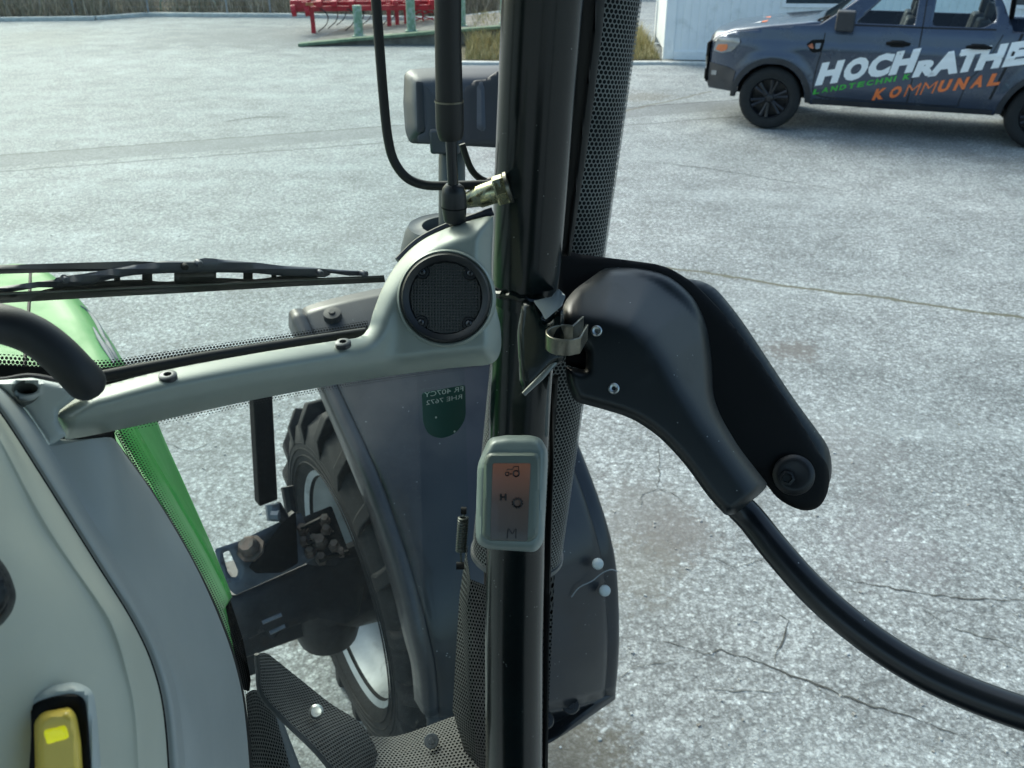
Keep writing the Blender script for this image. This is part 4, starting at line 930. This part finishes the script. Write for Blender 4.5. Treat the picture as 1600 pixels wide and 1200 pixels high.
# ---- gear display on the pillar
zd = .785
dsp = puff('gear_display', roundpoly([(746,726),(764,684),(792,680),(828,680),(845,684),(856,704),(856,724),(850,846),(838,863),(760,858),(745,848),(743,830)], [10,10,4,4,10,8,6,14,12,10,10,6], 5), lambda x,y: zd+.0003*max(0,705-y)*.6, .014, 10, .03, mat('display_case', (.19,.235,.225), .34, .05, bscale=1500, bstr=.1), T, 4)
puff('display_bezel', roundpoly([(755,722),(762,706),(840,706),(846,716),(842,838),(830,848),(762,846),(752,838)], 9, 5), zd-.012, .007, 6, .004, mat('display_bezel', (.12,.15,.13), .38, bscale=1500, bstr=.1), dsp, 4, )
scp = [(770,724),(829,724),(824,846),(766,844)]
mScr, tS, bS, oS = nodes('display_screen'); bS.inputs['Roughness'].default_value = .22; Ps = geo(tS)
bS.inputs['Base Color'].default_value = (.07,.058,.048,1)
sepz = tS.nodes.new('ShaderNodeSeparateXYZ'); tS.links.new(Ps, sepz.inputs[0])
zt, zb = W(800,724,zd-.02)[2], W(800,846,zd-.02)[2]
e1 = mth(tS, 'DIVIDE', mth(tS, 'SUBTRACT', sepz.outputs[2], float(zb)), float(zt-zb), clamp=True)
tS.links.new(ramp(tS, e1, [(0,(.015,.013,.012)),(.5,(.12,.07,.045)),(1,(.60,.25,.14))]), bS.inputs['Emission Color']); bS.inputs['Emission Strength'].default_value = .06
puff('screen', roundpoly(scp, 3, 3), zd-.0195, .0003, 3, .001, mScr, dsp, 12)
zi = zd-.0203; mI = mat('lcd_segment', (.006,.005,.006), .4)
ic = MB(); w1 = .0006
def pl(pts, r=w1, closed=False): 
    Q = [W(x,y,zi) for x,y in pts]; Q = Q+[Q[0], Q[1]] if closed else Q
    ic.tube(Q, r, 6, False, 1)
def circ(cx, cy, r_, n=20): return [(cx+r_*cos(2*pi*k/n), cy+r_*sin(2*pi*k/n)) for k in range(n)]
pl(circ(792.5,740.5,2.9), .00055, True); pl(circ(806.5,740,4.6), .0007, True); pl([(797,740.5),(799.5,740.5)]); pl([(792,735),(792.5,733.5),(801,733.5),(803,729),(810,729),(811,736)], .00045)
ic.build('tractor_symbol', mI, dsp)
ic = MB(); pl([(782.5,771.5),(782.5,782)], .00085); pl([(790,771.5),(790,782)], .00085); pl([(782.5,776.7),(790,776.7)], .0007); ic.build('gear_letter', mI, dsp)
ic = MB(); pl(circ(808.5,786,6.2,28), .0007, True)
for k in range(12): a = 2*pi*k/12+.2; pl([(808.5+6.5*cos(a),786+6.5*sin(a)),(808.5+9*cos(a),786+9*sin(a))], .0007)
ic.build('gear_symbol', mI, dsp)
ic = MB(); pl([(792.5,841),(793.5,827)], .0004); pl([(794.5,826),(800,834)], .0004); pl([(801,834),(806,826)], .0004); pl([(806.8,827),(805.6,841)], .0004); ic.build('gear_letter', mI, dsp)

# ---- gas strut, hose and fitting
gs_ = MB(); zg = lambda y: FPX*.70/(1232.7+(600-y)*.4741)
gs_.tube([W(699,-120,zg(-120)), W(700,60,zg(60)), W(702,158,zg(158))], [.0098,.0098,.0104], 24)
strut = part(gs_, 'gas_strut', 'rubber')
q = MB(); q.tube([W(702,158,zg(158)), W(703,200,zg(200)), W(704,212,zg(212)), W(704.5,218,zg(218))], [.0108,.0108,.0098,.0085], 24); q.build('strut_collar', M['rubber'], strut)
q = MB(); q.rev([(.0112,-.0007),(.0112,.0007)], W(702,158,zg(158)), W(702,158,zg(158))-W(703,200,zg(200)), 24); q.build('strut_ring', M['steel'], strut)
q = MB(); q.tube([W(704.5,212,zg(212)), W(708,292,zg(292))], .0043, 16); q.build('strut_rod', M['door_bar'], strut)
q = MB(); q.tube([W(708,288,zg(288)), W(708,293,zg(293)), W(709,300,zg(300)), W(709.5,322,zg(322)), W(710,335,zg(335)), W(710,345,zg(345)), W(710,350,zg(350))], [.006,.0085,.0098,.0102,.0095,.0085,.005], 24); q.build('strut_socket', M['black'], strut)
q = MB(); q.rev([(.0104,-.0006),(.0104,.0006)], W(709.5,323,zg(323)), W(709.5,310,zg(310))-W(709.5,330,zg(330)), 24); q.build('strut_ring', M['matte'], strut)
hs = MB(); zh = lambda y: zg(y)+.03
hs.tube([W(x,y,zh(y)) for x,y in catmull([(580,-120),(586,-20),(592,60),(599,150),(606,215),(616,252),(636,278),(664,289),(700,290),(740,289),(775,288)],8)], .0039, 12); part(hs, 'hose', 'rubber')
hs = MB(); hs.tube([W(x,y,zh(y)+.05) for x,y in catmull([(722,225),(735,262),(752,280),(775,287)],6)], .0030, 10); part(hs, 'cable', 'rubber')
ft = MB(); A_, B_ = W(727,314,.742), W(790,294,.738); d_ = B_-A_; L_ = np.linalg.norm(d_)
ft.rev([(0,0),(.0062,0),(.0080,.010),(.0095,.012),(.0095,.027),(.0085,.028)], A_, d_, 28); fit = part(ft, 'ball_stud', 'brass')
ft = MB(); ft.rev([(0,.026),(.0118,.026),(.0125,.0275),(.0125,.0345),(.0118,.036),(0,.036)], A_, d_, 6); ft.build('hex_nut', M['brass'], fit, ang=20)
ft = MB(); ft.rev([(0,.036),(.013,.036),(.013,.0385),(0,.0385)], A_, d_, 28); ft.build('washer', M['steel'], fit)
puff('clip', roundpoly([(760,278),(770,276),(792,284),(792,289),(772,286),(766,292),(760,290)], 2, 2), .76, .002, 4, .01, mat('clip_grey',(.10,.09,.09),.4,.4), fit, 5)

# ---- work lamp seen from behind, its pole and housing
zl = 1.35
LB = mat('lamp_housing', (.045,.055,.07), .42, nscale=25, namt=.12, bscale=700, bstr=.25, speck=150)
lamp = puff('work_lamp', roundpoly([(632,115),(640,108),(690,104),(780,102),(830,104),(832,232),(780,231),(690,226),(640,224),(633,205),(630,160)], [6,6,4,4,6,8,4,4,8,8,4], 4), zl, .035, 26, .02, LB, T, 6, extra=lambda x,y: 0)
LD = mat('lamp_recess_shade', (.018,.023,.028), .5, bscale=700, bstr=.25)  # darker housing colour, painted in as the shade of the recesses
puff('lamp_recess_shade', roundpoly([(722,140),(742,125),(758,124),(783,107),(826,107),(826,229),(722,227)], 2, 2), zl-.0345, .002, 3, .008, LD, lamp, 8)
puff('lamp_recess_shade', roundpoly([(676,146),(663,129),(664,205),(652,213),(653,222),(722,227),(722,146)], 2, 2), zl-.0345, .002, 3, .008, mat('lamp_face_shade', (.035,.043,.052), .5, bscale=700, bstr=.25), lamp, 8)  # flush plate, facet shade put in as a darker housing tone
puff('lamp_rib', roundpoly([(650,127),(661,128),(664,205),(652,208)], 3, 3), zl-.036, .002, 4, .01, LD, lamp, 8)
puff('lamp_rib', roundpoly([(744,128),(757,127),(760,205),(744,207)], 3, 3), zl-.036, .004, 4, .01, LB, lamp, 8)
q = MB(); q.box(W(696,218,zl-.02), (.022,0,0), (0,.018,0), (0,0,.018)); q.build('lamp_bracket', LB, lamp, bevel=.004)
pl_ = MB(); pl_.tube([W(706,232,zl+.02), W(706,250,zl+.02), W(706,372,zl+.04)], [.0185,.0205,.0205], 24); pole = pl_.build('lamp_pole', mat('pole_grey',(.04,.052,.055),.4), lamp)
q = MB(); q.tube([W(686,236,zl), W(700,231,zl), W(722,232,zl)], .006, 8); q.build('pole_collar', LB, lamp)
hb = MB(); hc = W(705,368,zl+.05); hb.rev([(.045,-.001),(.057,-.004),(.066,-.001),(.072,-.012),(.079,-.035),(.087,-.075),(.09,-.16)], hc+np.array([0,0,.018]), (0,0,1), 56)
hb.rev([(.046,-.001),(.040,-.02),(.036,-.05),(0,-.05)], hc+np.array([0,0,.018]), (0,0,1), 56)
hb.build('indicator_housing', M['greybody'], lamp)
q = MB(); q.rev([(.0205,-.03),(.032,-.03),(.03,-.012),(.0205,.0)], hc, (0,0,1), 24); q.build('pole_boot', M['black'], lamp)

# ---- hood
mH = M['green']
def hood():
    C = -.10; rows = []
    # stations: f, half width, shoulder height, crown height, flank drop
    st = [(1.08,.385,1.965,1.995),(1.3,.42,1.99,2.025),(1.5,.445,2.005,2.045),(1.75,.465,2.015,2.055),(1.95,.465,2.02,2.06),(2.08,.45,2.01,2.055),(2.16,.41,1.985,2.03),(2.20,.36,1.93,1.965),(2.21,.32,1.84,1.87)]
    for f, hwid, zsh, zc in st:
        row = []
        sec = [(-1,-.42),(-1.02,-.25),(-1,-.10),(-.96,-.035),(-.88,0),(-.6,.6),(-.2,.95),(.2,.95),(.6,.6),(.80,.12),(.88,0),(.94,-.025),(.985,-.08),(1.01,-.16),(1.03,-.27),(1.0,-.42)]
        for a, b in sec:
            z = zsh+(zc-zsh)*b if b > 0 else zsh+b
            row.append(TR(C+a*hwid, f, z))
        rows.append(catmull(row, 3))
    rr = list(zip(*[catmull(list(c), 3) for c in zip(*rows)]))
    return grid('hood', rr, mH, T, .004)
hood_o = hood()
from mathutils.bvhtree import BVHTree
_bv = BVHTree.FromObject(hood_o, bpy.context.evaluated_depsgraph_get())
def on_hood(name, pts, rad, m):
    P = []
    for x, y in resample(catmull(pts, 5), 24):
        d = ray(x, y); h = _bv.ray_cast(Vector(CAM.tolist()), Vector(d.tolist()).normalized())
        if h[0] is not None: P.append(np.array(h[0])-d/np.linalg.norm(d)*.001)
    if len(P) > 3: mb = MB(); mb.tube(P, [rad*(.3+.7*sin(pi*(k+.5)/len(P))) if rad > .004 else rad for k in range(len(P))], 6); mb.build(name, m, hood_o)
on_hood('panel_seam', [(48,404),(47,440),(45,480),(41,530),(37,592)], .0030, M['matte'])
MD = mat('silver_decal', (.10,.13,.16), .6)
for q_ in ([(126,478),(140,490),(152,508),(163,530),(176,548)], [(146,512),(156,532),(168,552),(178,568)], [(155,528),(166,545),(180,566)], [(160,520),(172,545),(186,566)]): on_hood('decal_stroke', q_, .0055, MD)

# ---- hood rear cowl: green lip beside the windscreen, inner side shaped to fall dark
zc1 = lambda x, y: Zf(x, y, .90)
loft('hood_cowl', [[(176,640,1.0),(190,680,.98),(240,760,.99),(298,860,1.0),(340,935,1.01),(352,950,1.01)],
                   [(196,640,.96),(212,680,.95),(262,765,.955),(316,860,.96),(350,925,.97),(358,938,.975)],
                   [(206,640,.955),(222,680,.945),(270,765,.95),(322,858,.955),(354,922,.965),(359,934,.97)],
                   [(238,640,1.03),(252,680,1.03),(290,765,1.05),(331,858,1.07),(357,922,1.08),(361,934,1.08)]], mH, hood_o, 30, 5, .003)
puff('cowl_grille', [(350,935),(360,938),(380,1000),(392,1062),(390,1080),(381,1078),(372,1050),(362,1000)], 1.0, .003, 5, .01, M['perfdark'], hood_o, 8)

# ---- front wheel, axle, fender
AX = (R*.988 + F*(-.151)); AX /= np.linalg.norm(AX); FW = np.cross([0,0,1.], AX)
WC = TR(1.22, 2.24, .585)                                      # wheel centre
wh = MB(); TW = .21
wh.rev([(.40,-TW*.80),(.46,-TW*1.02),(.54,-TW*1.05),(.595,-TW*.95),(.615,-TW*.7),(.622,0),(.615,TW*.7),(.595,TW*.95),(.54,TW*1.05),(.46,TW*1.02),(.40,TW*.8)], WC, AX, 64)
wheel = part(wh, 'front_wheel', 'tyre', ang=50)
lugs = MB()
up3 = np.array([0,0,1.])
for k in range(20):
    for sd_ in (-1,1):
        a = 2*pi*(k+(.5 if sd_ > 0 else 0))/20
        def PT(x, da, r): aa = a+da; return WC+AX*x+r*(cos(aa)*FW+sin(aa)*up3)
        w_ = .05; vs = []
        for (x, da) in ((sd_*.015, .0),(sd_*TW*.85, .22),(sd_*TW*1.06,.25)):
            r0 = .60 if abs(x) < TW else .53; r1 = .665 if abs(x) < TW*.9 else .60 if abs(x)>TW else .655
            for (dd, rr) in ((-w_, r0),(w_, r0),(w_*.75, r1),(-w_*.75, r1)): vs.append(PT(x, da+dd, rr))
        fs = [(0,1,2,3),(8,9,10,11)]+[(4*i+j,4*i+(j+1)%4,4*i+4+(j+1)%4,4*i+4+j) for i in range(2) for j in range(4)]
        lugs.add(vs, fs)
lugs.build('tread_lug', M['tyre'], wheel, bevel=.006).__setitem__('kind','stuff')
rmb = MB(); rmb.rev([(.405,-TW*.86),(.425,-TW*.92),(.43,-TW*.86),(.40,-TW*.80),(.385,-TW*.6),(.365,-TW*.5),(.36,-TW*.15),(.33,-TW*.08),(.31,.02),(.29,.04),(.12,.05),(.10,.02)], WC, AX, 64); rmb.rev([(.43,TW*.92),(.38,TW*.6),(.34,.03)], WC, AX, 48)
rmb.build('rim', M['rim'], wheel)
side = MB()
for rr in (.46,.485,.51,.53): side.rev([(rr,-TW*1.035),(rr+.003,-TW*1.055),(rr+.006,-TW*1.035)], WC, AX, 64)
side.build('tyre_ridge', M['tyre'], wheel)
# hub with bolts
ax_ = MB(); ax_.rev([(0,-.34),(.10,-.34),(.13,-.30),(.15,-.10),(.15,.02),(.0,.03)], WC, AX, 32); ax_.box(WC-AX*.62+np.array([0,0,.0]), AX*.42, FW*.075, (0,0,.085)); ax_.rev([(0,-.14),(.10,-.13),(.13,-.02),(.13,.12),(0,.14)], WC-AX*.27+np.array([0,0,-.06]), (0,0,1), 24)
axle = part(ax_, 'front_axle', 'iron', bevel=.01)
ab = MB(); ab.box(WC-AX*.62+np.array([0,0,.175]), AX*.42, FW*.10, (0,0,.014)); ab.box(WC-AX*.70-FW*.0+np.array([0,0,-.14]), AX*.18, FW*.05, (0,0,.05)); ab.build('axle_plate', M['iron'], axle, bevel=.004)
# steering knuckle plate with slot, measured
def ik(name, pts, z, m, bulge=.004, r=5, back=.03, step=8, parent=axle, holes=()): return puff(name, pts, z, bulge, r, back, M[m] if isinstance(m,str) else m, parent, step, holes=holes)
ik('mount_plate', roundpoly([(335,858),(372,846),(470,800),(498,868),(475,882),(368,930),(352,915)], 4, 3), lambda x,y: 2.55+(x-330)*.0014, 'ironblue', .006, 5, .04, 8, axle, [roundpoly([(348,864),(358,860),(372,892),(370,901),(362,902),(356,894)],3,3)])
ik('axle_beam', roundpoly([(350,925),(366,931),(475,883),(500,875),(560,850),(572,905),(560,962),(540,975),(500,965),(468,975),(440,985),(425,1002),(415,985),(380,1004),(365,970)], 6, 3), lambda x,y: 2.60+(x-350)*.0013, 'iron', .012, 16, .12, 10)
ik('gusset_plate', roundpoly([(388,886),(440,818),(462,800),(466,880),(440,895),(400,896)], 4, 3), lambda x,y: 2.50+(x-330)*.0014, 'matte', .004, 4, .03)
ik('knuckle_plate', roundpoly([(462,818),(478,806),(518,790),(545,862),(560,870),(500,892),(480,885)], 4, 3), lambda x,y: 2.62+(x-330)*.001, 'iron', .004, 5, .05)
for x0,y0,x1,y1 in ((470,826,512,806),(480,850,522,832),(498,876,545,862)):
    q = MB(); q.tube([W(x0,y0,2.72), W(x1,y1,2.75)], .008, 6); q.build('plate_seam', M['matte'], axle)
for x, y, r_ in ((472,827,.022),(507,812,.020),(475,846,.017),(510,828,.020),(484,862,.02),(502,872,.021),(522,852,.020),(490,842,.016),(499,845,.028),(533,862,.015)):
    q = MB(); r_ *= .68; q.rev([(0,.022),(r_*.85,.022),(r_,.016),(r_,-.0),(r_*1.3,-.0),(r_*1.3,-.02)], W(x,y,2.74), (CAM-W(x,y,2.74))*.5+np.array([0,-.3,1.6]), 6); q.build('bolt', M['bolt'], axle)
q = MB(); q.rev([(0,.03),(.022,.03),(.030,.02),(.030,.0),(.042,.0),(.042,-.01)], W(391,856,2.60), (-.2,-.5,1), 8); q.build('bolt', M['bolt'], axle)
for a_, b_ in (((410,973),(440,960)),((422,989),(445,978))):
    q = MB(); q.tube([W(*a_,2.60), W(*b_,2.62)], .006, 6); q.build('cast_rib', M['ironblue'], axle)
q = MB(); q.tube([W(425,788,2.62), W(428,812,2.62)], .02, 8); q.tube([W(424,806,2.60), W(436,806,2.60)], .016, 8); q.build('linkage_nut', M['ironblue'], axle)
q = MB(); q.tube([W(430,790,2.66), W(445,812,2.68), W(458,806,2.7)], .018, 8); q.tube([W(449,760,2.76), W(456,800,2.76)], .02, 8); q.build('tie_rod', M['iron'], axle)
# fender support post
pst = MB(); A1, B1 = W(404,560,2.62), W(416,782,2.72); pst.box((A1+B1)/2, R*.030, F*.02, (B1-A1)/2); part(pst, 'fender_post', 'matte', bevel=.005)
# fender
def inr(px, py, off=0):        # intersect a pixel ray with the fender's inner or outer plane
    d = ray(px, py); r_, f_ = d.dot(R), d.dot(F); c = 1.0+off*1.012 - .1515*2.38 + off*.1515*.151
    s = c/(r_-.1515*f_); return CAM+d*s
inner = [inr(x,y) for x,y in ((449,488),(462,512),(480,555),(503,605),(532,700),(560,800),(590,900),(622,985),(642,1055),(652,1105),(640,1140),(560,1150))][:10]
inner = [inr(x,y) for x,y in ((452,486),(472,530),(505,607),(540,682),(570,750),(600,835),(623,905),(645,985),(658,1045),(664,1118))]
outer_ = [inr(x,y,.63) for x,y in ((757,432),(800,480),(860,590),(908,700),(945,800),(965,885),(970,1000),(964,1085))]
I_ = resample(catmull(inner,5), 36); O_ = resample(catmull(outer_,5), 36)
rows = []
for i in range(36):
    a, b = I_[i], O_[i]; row = []; t0 = (I_[min(i+1,35)]-I_[max(i-1,0)]); t0 /= np.linalg.norm(t0); nn = np.cross(t0, (b-a)/np.linalg.norm(b-a)); nn = nn if nn[2] > 0 else -nn
    for t, h_ in ((0,-.07),(0,-.02),(.006,-.004),(.025,.004),(.05,.0),(.065,-.004),(.08,.004),(.15,.014),(.3,.024),(.5,.028),(.7,.024),(.84,.014),(.91,.004),(.925,-.003),(.945,-.001),(.97,.0),(.992,-.006),(1,-.02),(1,-.07)):
        row.append(a+(b-a)*t+nn*(h_-.0))
    rows.append(catmull(row, 2))
fend = grid('front_fender', rows, M['fender'], T, .006)
# rear lower skirt, closing down to the bottom edge
lowI, lowO = I_[-1], O_[-1]; bl = [inr(x,y,o) for x,y,o in ((565,1152,.05),(640,1150,.10),(700,1160,.25),(850,1162,.38),(958,1092,.62))]
def fpt(px, py, lift=.0): # point on the fender face (between planes)
    t = (px-np.interp(py,[600,750,905,985,1118],[505,570,623,645,664]))/(np.interp(py,[690,800,885,1000,1085],[900,945,965,970,964])-np.interp(py,[600,750,905,985,1118],[505,570,623,645,664]))
    a = inr(np.interp(py,[600,750,905,985,1118],[505,570,623,645,664]), py); b = inr(np.interp(py,[690,800,885,1000,1085],[900,945,965,970,964]), py, .63)
    d = ray(px,py); p = a+(b-a)*t; s = (p-CAM).dot(d)/d.dot(d); return CAM+d*s - d/np.linalg.norm(d)*(.045+lift)
bi, bo_ = rows[-1][4], rows[-1][-4]
sk = [[rows[-1][j] for j in range(4, len(rows[-1])-3)]]
tgt = resample([inr(668,1135,.02), inr(680,1155,.08), inr(720,1165,.25), inr(852,1166,.38), inr(905,1130,.5), inr(960,1092,.63)], len(sk[0]))
for k in range(1,7):
    t = k/6; sk.append([sk[0][j]*(1-t)+tgt[j]*t + np.array([0,0,0]) for j in range(len(sk[0]))])
sko = grid('fender_skirt', sk, M['fender'], fend, .006)
for x, y in ((934,881),(945,923)):
    c = fpt(x, y, .02); q = MB(); q.rev([(0,.012),(.008,.011),(.0145,.006),(.0165,-.004),(.0165,-.02)], c, CAM-c, 24); q.build('fender_rivet', mat('pale_rivet',(.42,.47,.47),.4) if x==934 else bpy.data.materials['pale_rivet'], fend)
for x, y in ((892,1102),(852,1125)):
    c = fpt(x, y, .0); q = MB(); q.rev([(0,.014),(.010,.014),(.012,.006),(.024,.005),(.027,-.01)], c, CAM-c, 20); q.build('fender_bolt', M['black'], fend)
c = Wh(565,483,1.60)+np.array([0,0,.0]); c = rows[1][0]*.0 + (I_[1]*.80+O_[1]*.20); c = c+np.array([0,-.05,.018]); q = MB(); q.rev([(0,.008),(.009,.008),(.010,.003),(.026,.002),(.028,-.02)], c, (0,-.35,1), 24); q.build('fender_bolt', M['black'], fend)
sc3 = MB(); sc3.tube([fpt(x,y,.012) for x,y in catmull([(893,933),(905,918),(925,908),(940,896),(955,890),(965,893)],4)], .0016, 5); sc3.build('scratch', mat('scratch_grey',(.22,.25,.26),.6), fend)

# ---- perforated heat shields at the foot of the glass
def pgrid(name, rows_, parent=T, m='perfdark'):
    G = [catmull([W(*p) for p in r], 4) for r in rows_]; G = list(zip(*[catmull(list(c),4) for c in zip(*G)])); return grid(name, G, M[m], parent, 0)
sh1 = pgrid('side_shield', [[(401,1022,1.16),(412,1020,1.22),(420,1022,1.24)], [(404,1070,1.17),(440,1068,1.23),(470,1062,1.28)], [(440,1120,1.18),(480,1108,1.25),(515,1098,1.30)], [(500,1180,1.18),(540,1155,1.25),(572,1140,1.31)], [(560,1260,1.18),(590,1240,1.25),(610,1230,1.30)]])
ed_ = MB(); ed_.tube([W(*p) for p in catmull([(401,1022,1.158),(403,1045,1.162),(408,1085,1.168),(440,1122,1.178),(500,1181,1.178),(560,1262,1.18)],5)], .0035, 8); ed_.build('shield_edge', M['black'], sh1)
q = MB(); q.rev([(0,.004),(.007,.003),(.010,-.002)], W(494,1112,1.235), CAM-W(494,1112,1.235), 16); q.build('shield_screw', M['chrome'], sh1)
sh2 = pgrid('floor_shield', [[(565,1148,1.34),(620,1150,1.36),(700,1122,1.36),(740,1110,1.36)], [(575,1180,1.30),(625,1178,1.31),(710,1160,1.30),(760,1150,1.3)], [(590,1250,1.22),(640,1250,1.22),(720,1250,1.22),(790,1250,1.2)]])
q = MB(); q.rev([(0,.004),(.004,.004),(.0045,.001),(.010,.001),(.011,-.003)], W(674,1158,1.30), CAM-W(674,1158,1.30), 18); q.build('shield_screw', M['greybody'], sh2)
sh3 = pgrid('corner_shield', [[(384,1085,1.22),(400,1078,1.26),(425,1100,1.3)], [(388,1140,1.22),(410,1140,1.26),(440,1150,1.3)], [(395,1260,1.2),(420,1260,1.24),(470,1260,1.28)]])
tank = MB(); tank.tube([W(390,1130,1.5), W(440,1260,1.5)], .05, 24); part(tank, 'side_hose', 'greybody')

# ---- door: hinge strap, cover, back plate, curved bar
zdv = .86
door = puff('door_hinge_plate', catmull([(868,392),(905,397),(945,402),(1000,409),(1030,414),(1055,424),(1090,448),(1130,490),(1170,540),(1210,598),(1245,650),(1275,700),(1293,728),(1295,760),(1285,786),(1268,797),(1245,795),(1215,778),(1185,745),(1120,700),(1060,640),(980,600),(900,560),(872,470)], 4, True), lambda x,y: .90+(x-900)*.00001, .003, 6, .004, M['matte'], T, 9)
puff('hinge_plate_flange', catmull([(1062,437),(1085,437),(1105,443),(1125,458),(1160,502),(1200,562),(1240,622),(1275,670),(1292,695),(1299,720),(1298,748),(1286,772),(1262,765),(1215,690),(1150,600),(1090,520),(1058,465)], 4, True), lambda x,y: .925, .010, 12, .006, M['cover'], door, 6)
kn = MB(); kc = W(1240,742,.893); kn.rev([(.0205,-.004),(.020,.004),(.017,.007),(.013,.008),(.008,.006),(.0,.006)], kc, CAM-kc, 40); kn.build('stop_knob', M['black'], door)
kn = MB(); kc2 = W(1230,747,.884); kn.rev([(.0078,-.002),(.0075,.003),(.005,.004),(.0042,.001),(0,.001)], kc2, CAM-kc2, 6); kn.build('knob_screw', M['cover'], door)
cov = roundpoly([(878,500),(880,474),(898,452),(948,416),(1000,418),(1045,430),(1083,462),(1104,505),(1112,560),(1114,620),(1128,655),(1155,700),(1200,757),(1190,770),(1150,803),(1134,806),(1108,778),(1068,722),(1028,680),(985,652),(930,636),(898,628),(886,600),(883,572),(915,578),(915,545),(880,528)], [8,12,10,14,20,20,20,25,25,25,20,20,5,6,5,6,20,25,25,25,20,10,10,5,4,6,4], 4)
crease = np.array([(860,492),(905,490),(945,496),(985,508),(1015,530),(1040,565),(1065,610),(1100,665),(1140,720),(1180,775),(1215,820)], float)
def cz(x, y):
    yy = np.interp(x, crease[:,0], crease[:,1]); p = np.array([x,y]); d = 1e9
    for a, b in zip(crease[:-1], crease[1:]):
        ab = b-a; t = min(1,max(0,(p-a).dot(ab)/ab.dot(ab))); d = min(d, np.linalg.norm(p-(a+t*ab)))
    d = d if y < yy else -d
    s = .5*(d+sqrt(d*d+12**2)); taper = 1.0
    return min(.075, .00095*s) - .008
cover = puff('hinge_cover', cov, lambda x,y: .835+(x-900)*-.00004, .012, 12, .035, M['cover'], door, 4.5, extra=cz, ang=70)
puff('cover_recess', roundpoly([(884,537),(910,545),(918,552),(918,580),(884,570)], 3, 3), .846, .001, 3, .004, M['matte'], door, 8)
for x, y in ((932,517),(959,607)):
    c = W(x,y,.8125); q = MB(); q.rev([(.0052,-.001),(.0050,.0015),(.0038,.0022),(.0020,.0015),(.0018,-.001),(0,-.001)], c, CAM-c+np.array([.05,0,.1]), 24); q.build('cover_screw', M['chrome'], door)
# hinge strap: a bent strip of steel
sc0 = W(882,531,.757); Ax_ = np.array([1.,0,0]); Ay_ = np.array([0,1.,0]); arcp = [sc0+(.0150)*(cos(a)*Ax_*1.0+sin(a)*Ay_) for a in np.linspace(radians(60), radians(285), 30)]
arcp = [arcp[0]+np.array([.010,.02,0])]+arcp+[arcp[-1]+np.array([.008,.004,0]), arcp[-1]+np.array([.016,.030,0])]
G = [[p+np.array([0,0,o]) for p in arcp] for o in (-.0072,-.0066,.0066,.0072)]
strap = grid('hinge_strap', G, M['steel'], door, .0022)
# curved door bar
br = MB(); bp = catmull([(1120,742,.86),(1150,785,.855),(1175,812,.85),(1215,862,.83),(1265,918,.81),(1320,968,.79),(1385,1016,.77),(1455,1057,.75),(1530,1090,.73),(1610,1118,.71),(1700,1142,.69),(1800,1160,.68)], 6)
br.tube([W(*p) for p in bp], .0138, 28); br.build('door_bar', M['door_bar'], door)
